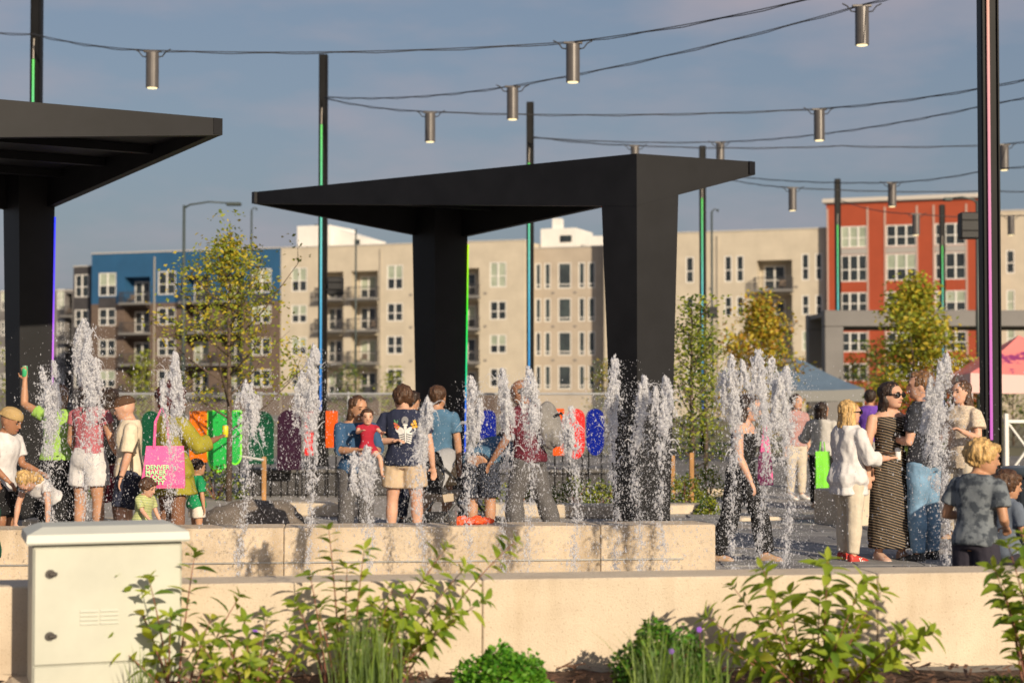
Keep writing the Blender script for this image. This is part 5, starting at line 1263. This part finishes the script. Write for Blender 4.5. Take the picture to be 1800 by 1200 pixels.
# cabinet
cab_m = mat('cabinet_paint', (.48, .485, .41), .45, var=(2.2, .09), bump=(3, .03)); lid_m = mat('cabinet_lid', (.49, .50, .45), .45, var=(2, .05))
p = gp(193, 343); W, D, Hc = .745, .42, .79
t = thing('utility_cabinet', 'pale green-grey utility cabinet in front of the stone wall at left', 'cabinet', (p.x, p.y, 0), R(19))
MB().bbox(-W / 2 - .1, W / 2 + .1, -.1, D + .1, -.05, .06, .02).build('concrete_pad', concrete, t)
MB().bbox(-W / 2, W / 2, 0, D, .062, .062 + Hc - .06, .008).build('cabinet_body', cab_m, t)
dr = MB().bbox(-W / 2 + .008, W / 2 - .008, -.012, -.001, .19, .062 + Hc - .075, .004).build('door', cab_m, t)
MB().bbox(-W / 2 + .008, W / 2 - .008, -.012, -.001, .075, .182, .004).build('kick_panel', cab_m, t)
z0 = .062 + Hc - .057
MB().rings([[(-W / 2 - .03, -.04, z0), (W / 2 + .03, -.04, z0), (W / 2 + .03, D + .03, z0), (-W / 2 - .03, D + .03, z0)], [(-W / 2 - .035, -.045, z0 + .01), (W / 2 + .035, -.045, z0 + .01), (W / 2 + .035, D + .035, z0 + .01), (-W / 2 - .035, D + .035, z0 + .01)], [(-W / 2 - .03, -.04, z0 + .05), (W / 2 + .03, -.04, z0 + .05), (W / 2 + .03, D + .03, z0 + .05), (-W / 2 - .03, D + .03, z0 + .05)], [(-W / 2 + .05, .04, z0 + .085), (W / 2 - .05, .04, z0 + .085), (W / 2 - .05, D - .05, z0 + .085), (-W / 2 + .05, D - .05, z0 + .085)]]).build('lid', lid_m, t)
for z in (zat(1003, 343), zat(1110, 343)):
    m = MB(); x = -W / 2 + .085; m.rings([[(x + .025 * math.cos(a), yy, z + .022 * math.sin(a)) for a in [-2 * math.pi * k / 14 for k in range(14)]] for yy in (-.013, -.022)]); m.bbox(x - .008, x + .034, -.036, -.0225, z - .009, z + .009, .004); m.build('latch', mat('latch_dark', (.05, .042, .036), .5), dr)
for i in range(4):
    for k in range(2):
        z = zat(1093, 343) + i * .021; x = -.14 + k * .1; MB().hexa([(x, -.02, z), (x + .09, -.02, z), (x + .09, -.0125, z), (x, -.0125, z), (x, -.0135, z + .012), (x + .09, -.0135, z + .012), (x + .09, -.0125, z + .012), (x, -.0125, z + .012)]).build('louvre', cab_m, dr)
MB().tube([(W / 2 - .05, -.014, .3), (W / 2 - .05, -.03, .3)], .012, 8).build('keyhole', mat('latch_dark', (.05, .05, .05)), dr)
# stroller
p = gp(792, 166); t = thing('stroller', 'black stroller with grey hood behind the wall right of blue-shirt man', 'stroller', p, R(-60))
fm = mat('stroller_frame', (.03, .03, .03), .4); st = mat('stroller_fabric', (.025, .025, .028), .8); hd = mat('stroller_hood', (.34, .34, .35), .8, var=(5, .1))
for sx in (-.24, .24):
    MB().tube([(sx, .42, .14), (sx, .05, .55), (sx, -.45, 1.0)], .014, 6).build('frame_tube', fm, t); MB().tube([(sx, -.3, .14), (sx, .05, .55)], .014, 6).build('frame_tube', fm, t)
    for y in (.42, -.3):
        wm = MB(); wm.tube([(sx - .02, y, .14), (sx + .02, y, .14)], .12, 18); o = wm.build('wheel', mat('tyre', (.015, .015, .015), .8), t); MB().tube([(sx - .024, y, .14), (sx + .024, y, .14)], .07, 14).build('rim', galv, o)
MB().tube([(-.24, -.45, 1.0), (.24, -.45, 1.0)], .017, 8).build('handlebar', fm, t)
m = MB(); m.hexa([(-.2, -.18, .42), (.2, -.18, .42), (.2, .2, .46), (-.2, .2, .46), (-.2, -.2, .5), (.2, -.2, .5), (.2, .2, .53), (-.2, .2, .53)]); m.build('seat', mat('stroller_seat', (.4, .33, .25), .85), t)
MB().hexa([(-.2, -.3, .9), (.2, -.3, .9), (.2, -.2, .5), (-.2, -.2, .5), (-.2, -.26, .92), (.2, -.26, .92), (.2, -.14, .51), (-.2, -.14, .51)]).build('backrest', st, t)
m = MB(); rs = []
for i in range(8):
    a = math.pi * (.05 + .55 * i / 7); rs.append([(.24 * math.cos(b), -.2 + math.cos(a) * -.02 + .42 * math.sin(a) * math.sin(b) * (1 if i else 1) * math.cos(a * .8), .58 + .40 * math.sin(b) * math.sin(a * .9 + .3)) for b in [math.pi * k / 10 for k in range(11)]])
m.v = [q for r in rs for q in r]; m.f = [(i * 11 + k, i * 11 + k + 1, (i + 1) * 11 + k + 1, (i + 1) * 11 + k) for i in range(7) for k in range(10)]
m.build('hood', hd, t, True)
MB().bbox(-.2, .2, -.28, .2, .2, .3, .04).build('basket', st, t)
# orange cloth and cup on the wall top
q = P2(830); mb = MB(); rnd = random.Random(5)
for i in range(16): mb.ell((rnd.uniform(-.11, .12), rnd.uniform(-.05, .05), .02 + rnd.uniform(0, .02)), (rnd.uniform(.03, .06), rnd.uniform(.03, .05), rnd.uniform(.015, .03)), None, 8, 6)
o = put('crumpled_cloth', remeshed(mb, .006, 1, .012, 38, 'crumpled_cloth', mat('cloth_orange_red', (.85, .10, .02), .8)), None, (q[0], q[1] + .2, .53)); tag(o, 'crumpled orange-red cloth lying on the back stone wall', 'cloth')
q = P2(795); t = thing('plastic_cup', 'clear plastic cup standing on the back stone wall', 'cup', (q[0], q[1] + .14, .531))
cup = mat('clear_plastic', (.85, .87, .88), .08, trans=.9); n = 18
MB().rings([rg(0, .1), rg(.0, .1)][:0] or [[(r_ * math.cos(2 * math.pi * k / n), r_ * math.sin(2 * math.pi * k / n), z) for k in range(n)] for r_, z in ((.03, 0), (.042, .11), (.0395, .11), (.028, .006))]).build('cup_wall', cup, t, True)
MB().rings([[(r_ * math.cos(2 * math.pi * k / n), r_ * math.sin(2 * math.pi * k / n), z) for k in range(n)] for r_, z in ((.027, .008), (.031, .04))]).build('drink', mat('orange_drink', (.6, .2, .03), .1, trans=.5), t, True)

# ================================================================== foreground plants
def leaf_mesh(L, w, curl, m, name='leaf'):
    V = []; Fc = []
    prof = [(0, .08), (.15, .55), (.4, 1), (.65, .85), (.85, .45), (1, .02)]
    for t, k in prof:
        y = t * L; z = -curl * L * t * t; ww = w * k / 2
        V += [(-ww, y, z + ww * .35), (0, y, z), (ww, y, z + ww * .35)]
    for i in range(5):
        b = i * 3; Fc += [(b, b + 1, b + 4, b + 3), (b + 1, b + 2, b + 5, b + 4)]
    me = bpy.data.meshes.new(name); me.from_pydata(V, [], Fc); me.materials.append(m); me.polygons.foreach_set('use_smooth', [True] * len(Fc)); return me
FG1 = leafmat('shrub_leaf_mid', (.28, .37, .035), (.19, .28, .025), .45); FG2 = leafmat('shrub_leaf_light', (.42, .48, .06), (.30, .38, .04), .45); FG3 = leafmat('shrub_leaf_deep', (.15, .25, .03), (.09, .17, .02), .4); FG4 = leafmat('shrub_leaf_yellow', (.48, .45, .05), (.33, .35, .04), .35)
LEAVES = [leaf_mesh(.085, .036, .28, FG1), leaf_mesh(.075, .030, .18, FG2), leaf_mesh(.08, .036, .35, FG3), leaf_mesh(.07, .034, .3, FG1), leaf_mesh(.07, .034, .3, FG4), leaf_mesh(.06, .026, .1, FG2)]
def shrub(base_px, s, tips, label, nmax=290, seed=0, spread=60, weights=(4, 4, 3, 3, .6, 2), lsc=1.3, node=.045, fill=None, start=.28):
    rnd = random.Random(seed); p = gp(base_px, s); t = thing('leafy_shrub', label, 'shrub', p, 0, 'leafy shrubs in the front planting bed')
    LV = []
    for tx, ty in tips:
        sy = s + rnd.uniform(-8, 12); e = at(tx, ty, F / sy) - p
        b = Vector(((tx - base_px) / s * .25 + rnd.uniform(-.04, .04), rnd.uniform(-.06, .06), .01)); c = Vector((lerp(b.x, e.x, .45), lerp(b.y, e.y, .5), e.z * .62))
        pts = [b.lerp(c, u).lerp(c.lerp(e, u), u) for u in [k / 10 for k in range(11)]]
        st_ = MB().tube(pts, [.0065 - .0045 * k / 10 for k in range(11)], 5); st_.build('stem', twig, t, True)
        L = sum((pts[i + 1] - pts[i]).length for i in range(10)); nn = max(4, int(L * (1 - start) / node))
        a0 = rnd.uniform(0, 3)
        for k in range(nn):
            u = start + (1 - start) * (k + .5) / nn; i = min(9, int(u * 10)); q = pts[i].lerp(pts[i + 1], u * 10 - i); d = (pts[i + 1] - pts[i]).normalized()
            for h in (0, 1):
                LV.append((q, d, a0 + k * 1.57 + h * math.pi, lerp(.75, 1.1, math.sin(u * 2.6)), .35 + .45 * (1 - u)))
        for h in range(5): LV.append((pts[-1], (pts[-1] - pts[-2]).normalized(), a0 + h * 1.26, .75, .75))
    rnd.shuffle(LV)
    big = ([], [])
    for li, (q, d, a, sc, opn) in enumerate(LV):
        u = d.orthogonal().normalized(); w = d.cross(u); out = (u * math.cos(a) + w * math.sin(a)); dirv = (out * 1.0 + d * opn).normalized()
        z = (d - dirv * d.dot(dirv)).normalized(); x = dirv.cross(z); M = Matrix((x, dirv, z)).transposed()
        M = M @ Matrix.Rotation(rnd.uniform(-.4, .4), 3, 'Y') @ Matrix.Rotation(rnd.uniform(-.35, .25), 3, 'X')
        k = sc * lsc * rnd.uniform(.65, 1.2); lm = rnd.choices(LEAVES, weights)[0]
        if li < nmax: put('leaf', lm, t, q + dirv * .006, M.to_euler(), (k, k, k))
        else:
            b0 = len(big[0]); big[0].extend([q + dirv * .006 + M @ (v.co * k) for v in lm.vertices]); big[1].extend([tuple(i + b0 for i in f.vertices) for f in lm.polygons])
    if big[0]:
        me = bpy.data.meshes.new('small_leaves'); me.from_pydata(big[0], [], big[1]); me.materials.append(FG1); me.polygons.foreach_set('use_smooth', [True] * len(big[1])); o = put('small_leaves', me, t); o['kind'] = 'stuff'
    return t
shrub(318, 345, [(215, 1002), (262, 1018), (343, 972), (300, 1085), (190, 1125), (235, 1150), (420, 1050), (370, 1090), (280, 1150)], 'sprawling leafy shrub in front of the utility cabinet', 190, 1, node=.062, start=.35)
shrub(440, 352, [(390, 1105), (430, 1090), (470, 1085), (505, 1110), (350, 1130), (410, 1135), (455, 1120), (490, 1140), (530, 1130), (380, 1165), (340, 1170), (440, 1160), (520, 1165), (300, 1180)], 'low dense leafy shrub right of the utility cabinet', 290, 2, node=.05, lsc=1.1, start=.1)
shrub(610, 343, [(578, 932), (545, 1012), (610, 1000), (640, 968), (690, 1035), (745, 1020), (785, 962), (815, 1000), (905, 952), (850, 1055), (800, 1075), (560, 1070), (655, 1060), (720, 1080), (770, 1110), (520, 1060), (600, 1090), (680, 1100)], 'tall arching leafy shrub left of centre before the wall', 300, 3, node=.055)
shrub(1430, 340, [(1245, 1085), (1288, 1030), (1342, 1002), (1388, 1045), (1455, 985), (1440, 1050), (1520, 1022), (1548, 1040), (1590, 1118), (1640, 1110), (1350, 1090), (1430, 1100), (1500, 1090), (1275, 1140), (1560, 1150), (1400, 1130), (1470, 1130), (1330, 1150)], 'large bright green shrub at right in front of the wall', 300, 4, weights=(3, 5, 2, 2, .8, 3), lsc=1.5, node=.038, start=.1)
shrub(1826, 345, [(1748, 1000), (1772, 958), (1800, 940), (1765, 1050), (1785, 1120), (1850, 930), (1880, 980), (1760, 1010), (1800, 1080)], 'leafy shrub cut off by the right edge of the photo', 150, 5)
def grass(px, s, w, tips_z, n, label, seed, mats, lean=.25):
    rng = np.random.default_rng(seed); p = gp(px, s); t = thing('grass_clump', label, 'grass', p, 0, 'grass clumps in the front planting bed')
    Vs = []; Qs = []; b0 = 0
    for k in range(n):
        bx, by = rng.normal(0, w * .18), rng.normal(0, w * .12); a = rng.uniform(0, 6.28); L = tips_z * rng.uniform(.45, 1.05); ln = lean * L * rng.uniform(.1, 1.6); wd = rng.uniform(.003, .0065)
        dx, dy = math.cos(a), math.sin(a) * .6; px_, py_ = -math.sin(a), math.cos(a)
        for i in range(6):
            u = i / 5; c = (bx + dx * ln * u * u, by + dy * ln * u * u, L * (u - .18 * u * u * ln / L)); ww = wd * (1 - u) ** .6
            Vs += [(c[0] - px_ * ww, c[1] - py_ * ww, c[2]), (c[0] + px_ * ww, c[1] + py_ * ww, c[2])]
            if i < 5: Qs.append((b0 + 2 * i, b0 + 2 * i + 1, b0 + 2 * i + 3, b0 + 2 * i + 2))
        b0 += 12
    V = np.array(Vs); Q = np.array(Qs); h = len(Q) // 2 // 5 * 5
    for i, (qa, mm) in enumerate(((Q[:h], mats[0]), (Q[h:], mats[1]))):
        used = np.unique(qa); mp = -np.ones(len(V), int); mp[used] = np.arange(len(used)); o = joined('blades', V[used], mp[qa], mm, t); o['kind'] = 'stuff'
GB1 = leafmat('grass_blue_green', (.20, .28, .10), (.13, .20, .07)); GB2 = leafmat('grass_green', (.24, .33, .06), (.15, .24, .045))
grass(650, 354, .46, .50, 240, 'upright blue-green grass clump in front of the arching shrub', 1, (GB1, GB2))
grass(1165, 352, .42, .46, 130, 'loose arching grass clump before the dark green mound', 2, (GB1, GB2), .5)
grass(1240, 350, .25, .4, 50, 'small grass tuft left of the large right shrub', 3, (GB2, GB1), .4)
grass(255, 350, .2, .34, 22, 'thin grass blades in front of the utility cabinet', 4, (GB2, GB1), .3)
M1 = leafmat('mound_bright', (.10, .30, .02), (.05, .18, .015)); M2 = leafmat('mound_light', (.18, .38, .03), (.10, .26, .02))
bush(887, 345, .50, .235, (M1, M2), 'bright green low mound plant at bottom centre', 3600, .030, 21, 'mound plants in the front bed', 'mound_plant', .02)
bush(1172, 338, .54, .33, (FG3, LD, M1), 'dark green mound plant behind the arching grass', 3800, .033, 22, 'mound plants in the front bed', 'mound_plant', .02)
bush(1760, 338, .25, .08, (FG1, LD), 'tiny low plant by the wall foot at right', 500, .025, 23, 'mound plants in the front bed', 'mound_plant', .02)
vm = mat('flower_violet', (.22, .08, .5), .7)
for i, (px, py, s, lab) in enumerate(((448, 1110, 352, 'tiny violet flower above the low dense shrub'), (1180, 1144, 350, 'tiny violet flower on the dark green mound'), (1229, 1106, 342, 'tiny violet flower at the left tip of the right shrub'))):
    t = thing('violet_flower', lab, 'flower', at(px, py, F / s), 0, 'violet flowers in the front bed')
    for k in range(5): MB().ell((.008 * math.cos(k * 1.257), .0, .008 * math.sin(k * 1.257)), (.008, .004, .008), None, 6, 4).build('petal', vm, t)
    MB().tube([(0, 0.004, 0), (.01, .02, -.1)], .0018, 4).build('stem', twig, t)

# ================================================================== fountain jets
def wmat(name, c, tr, rough, al):
    m = mat(name, c, rough, spec=.4); nt = m.node_tree; b = nt.nodes['Principled BSDF']; out = nt.nodes['Material Output']
    t = nt.nodes.new('ShaderNodeBsdfTranslucent'); t.inputs[0].default_value = (*c, 1); mx = nt.nodes.new('ShaderNodeMixShader'); mx.inputs[0].default_value = tr
    nt.links.new(b.outputs[0], mx.inputs[1]); nt.links.new(t.outputs[0], mx.inputs[2]); b.inputs['Alpha'].default_value = 1
    tp = nt.nodes.new('ShaderNodeBsdfTransparent'); m2 = nt.nodes.new('ShaderNodeMixShader'); m2.inputs[0].default_value = al
    nt.links.new(tp.outputs[0], m2.inputs[1]); nt.links.new(mx.outputs[0], m2.inputs[2]); nt.links.new(m2.outputs[0], out.inputs[0]); return m
foam_m = wmat('water_foam', (.97, .97, .99), .55, .3, .46); drop_m = wmat('water_drops', (.92, .93, .98), .48, .15, .5)
TV = np.array([(.9, 0, -.5), (-.5, .8, -.5), (-.5, -.8, -.5), (0, 0, 1)], float); TF = np.array([(0, 2, 1), (0, 1, 3), (1, 2, 3), (2, 0, 3)])
def tdrops(C, r, st):
    n = len(C); S = np.stack([r, r, r * st], 1); V = (C[:, None, :] + TV[None] * S[:, None, :]).reshape(-1, 3); Q = (np.arange(n)[:, None, None] * 4 + TF[None]).reshape(-1, 3); return V, Q
OV = np.array([(1, 0, 0), (-1, 0, 0), (0, 1, 0), (0, -1, 0), (0, 0, 1), (0, 0, -1)], float); OF = np.array([(0, 2, 4), (2, 1, 4), (1, 3, 4), (3, 0, 4), (2, 0, 5), (1, 2, 5), (3, 1, 5), (0, 3, 5)])
def drops(C, r, st):
    n = len(C); S = np.stack([r, r, r * st], 1); V = (C[:, None, :] + OV[None] * S[:, None, :]).reshape(-1, 3); Q = (np.arange(n)[:, None, None] * 6 + OF[None]).reshape(-1, 3); return V, Q
def jet(px, top, s, w, plume, label, seed, dens=1.0, lean=0., wide=1.0):
    rng = np.random.default_rng(100 + seed); p = gp(px, s); h = zat(top, s); t = thing('water_jet', label, 'fountain jet', p, 0, 'fountain jets of the splash pad')
    W = w / s / 2; Lp = plume / s
    lx = lambda z: lean * (z / h) ** 2 + .02 * np.sin(z * 5 + seed)
    # foam head: several ragged strands that peak at different heights
    CS, US = [], []
    K = int(4 + W * 30 + rng.integers(0, 2))
    for k in range(K):
        dt = 0 if k == 0 else rng.uniform(.03, .42) * Lp; ox, oy = (rng.normal(0, .1 * W, 2) if k == 0 else rng.uniform(-.62, .62, 2) * W); wk = W * (rng.uniform(.4, .6) if k == 0 else rng.uniform(.22, .5)); lk = Lp * rng.uniform(.6, 1.15); bend = rng.normal(0, .35, 2) * W
        n = int(7200 * dens * (Lp / .6) ** .8 / K * (1.5 if k == 0 else .95)); u = rng.uniform(0, 1, n) ** 1.25; a = rng.uniform(0, 6.283, n)
        rad = wk * (.22 + .78 * np.minimum(1, u * 4) ** .6) * (1 + .45 * np.sin(u * rng.uniform(9, 22) + k) * np.sin(u * 31 + a)); rr = rad * rng.uniform(0, 1, n) ** .55
        CS.append(np.stack([ox + bend[0] * u + rr * np.cos(a), oy + bend[1] * u + rr * np.sin(a), h - dt - u * lk + .03 * np.sin(a * 3 + k)], 1)); US.append(u)
    C = np.concatenate(CS); u = np.concatenate(US)
    nz = np.array([noise.noise(Vector((c[0] * 22 + seed * 3.1, c[1] * 22, c[2] * 13))) for c in C.tolist()]); keep = (nz > (-.38 + 1.25 * u)) & (C[:, 2] > .05); C = C[keep]; u = u[keep]
    r = rng.lognormal(math.log(.0034), .5, len(C)) * (1.25 - .6 * u); st = rng.uniform(1, 2.6, len(C)); C[:, 0] += lx(C[:, 2])
    V, Q = drops(C, np.clip(r, .0012, .011), st)
    # ligaments
    for k in range(int(10 * wide + 4)):
        z0 = h - rng.uniform(.05, 1) * Lp; a = rng.uniform(0, 6.283); q = np.array([math.cos(a) * W * .5, math.sin(a) * W * .5, z0]); v = np.array([math.cos(a) * .5, math.sin(a) * .5, rng.uniform(-.3, .9)]); pts = []
        m_ = rng.integers(10, 34)
        for i in range(m_): pts.append(q.copy()); q = q + v * .007 + rng.normal(0, .0012, 3); v[2] -= .055; v[:2] *= .985
        P = np.array(pts); P[:, 0] += lx(P[:, 2]); v2, q2 = drops(P, np.linspace(.0045, .0016, m_) * rng.uniform(.6, 1.2), np.full(m_, 1.8)); Q = np.concatenate([Q, q2 + len(V)]); V = np.concatenate([V, v2])
    # rising column
    n = int(1000 * dens); z = rng.uniform(0, 1, n) ** .8 * (h - .3 * Lp); cr = .018 + .035 * (z / h); a = rng.uniform(0, 6.283, n); rr = cr * np.sqrt(rng.uniform(0, 1, n)) * rng.uniform(.5, 1.6, n)
    C = np.stack([rr * np.cos(a) + lx(z), rr * np.sin(a), z], 1); nz = np.sin(z * 23 + seed) + np.sin(z * 61 + a) ; C = C[nz > -.7]
    v2, q2 = drops(C, np.clip(rng.lognormal(math.log(.0033), .45, len(C)), .0015, .009), rng.uniform(1.2, 3, len(C))); Q = np.concatenate([Q, q2 + len(V)]); V = np.concatenate([V, v2])
    o = joined('foam', V, Q, foam_m, t, True); o['kind'] = 'stuff'
    # falling spray
    n = int(4800 * dens * wide); z = h * rng.uniform(.0, 1.03, n); f = 1 - z / h; sg = W * (.65 + 1.9 * f ** .6) * rng.lognormal(0, .35, n); a = rng.uniform(0, 6.283, n); rr = np.abs(rng.normal(0, 1, n)) * sg
    C = np.stack([rr * np.cos(a) + lx(z), rr * np.sin(a) * .8, z], 1)
    V, Q = tdrops(C, np.clip(rng.lognormal(math.log(.0019), .6, n), .0008, .009), rng.uniform(1, 2.2, n)); o = joined('spray', V, Q, drop_m, t, True); o['kind'] = 'stuff'
JETS = [(93, 640, 236, 58, 210, 'leftmost fountain jet, beside the raised arm'), (154, 568, 245, 66, 280, 'tallest left fountain jet with a pointed tip'), (300, 626, 250, 56, 190, 'fountain jet in front of the woman with the tote'),
    (425, 676, 262, 50, 130, 'short fountain jet in front of the green panels'), (543, 613, 258, 64, 260, 'tall fountain jet beside the second light pole'), (645, 792, 268, 62, 90, 'lowest fountain jet in front of the baby'),
    (741, 706, 272, 34, 130, 'thin fountain jet over the navy t-shirt man\'s arm'), (825, 668, 252, 46, 150, 'fountain jet before the far column edge'), (887, 655, 246, 40, 170, 'slim fountain jet before the balding man\'s face'),
    (931, 651, 258, 54, 170, 'fountain jet in front of the maroon shirt'), (1010, 722, 264, 52, 110, 'short fountain jet before the red oval panel'), (1080, 631, 254, 52, 190, 'fountain jet at left edge of the near column'),
    (1120, 668, 262, 46, 130, 'fountain jet before the middle of the near column'), (1165, 669, 266, 52, 150, 'fountain jet at right edge of the near column'), (1289, 632, 258, 60, 190, 'left of the three jets over the strapless woman'),
    (1339, 622, 250, 62, 200, 'middle of the three jets over the strapless woman'), (1382, 651, 262, 66, 210, 'right of the three jets, before the slate tent'), (1660, 629, 266, 74, 290, 'fountain jet at right in front of the man in jeans')]
for i, (px, top, s, w, pl, lab) in enumerate(JETS):
    jet(px, top, s, w, pl, lab, i, dens=1.25 if i in (1, 4, 14, 15, 16, 17) else 1.0, lean=(.06 if i == 3 else random.uniform(-.02, .02)), wide=1.3 if i in (1, 4, 16, 17) else 1.0)
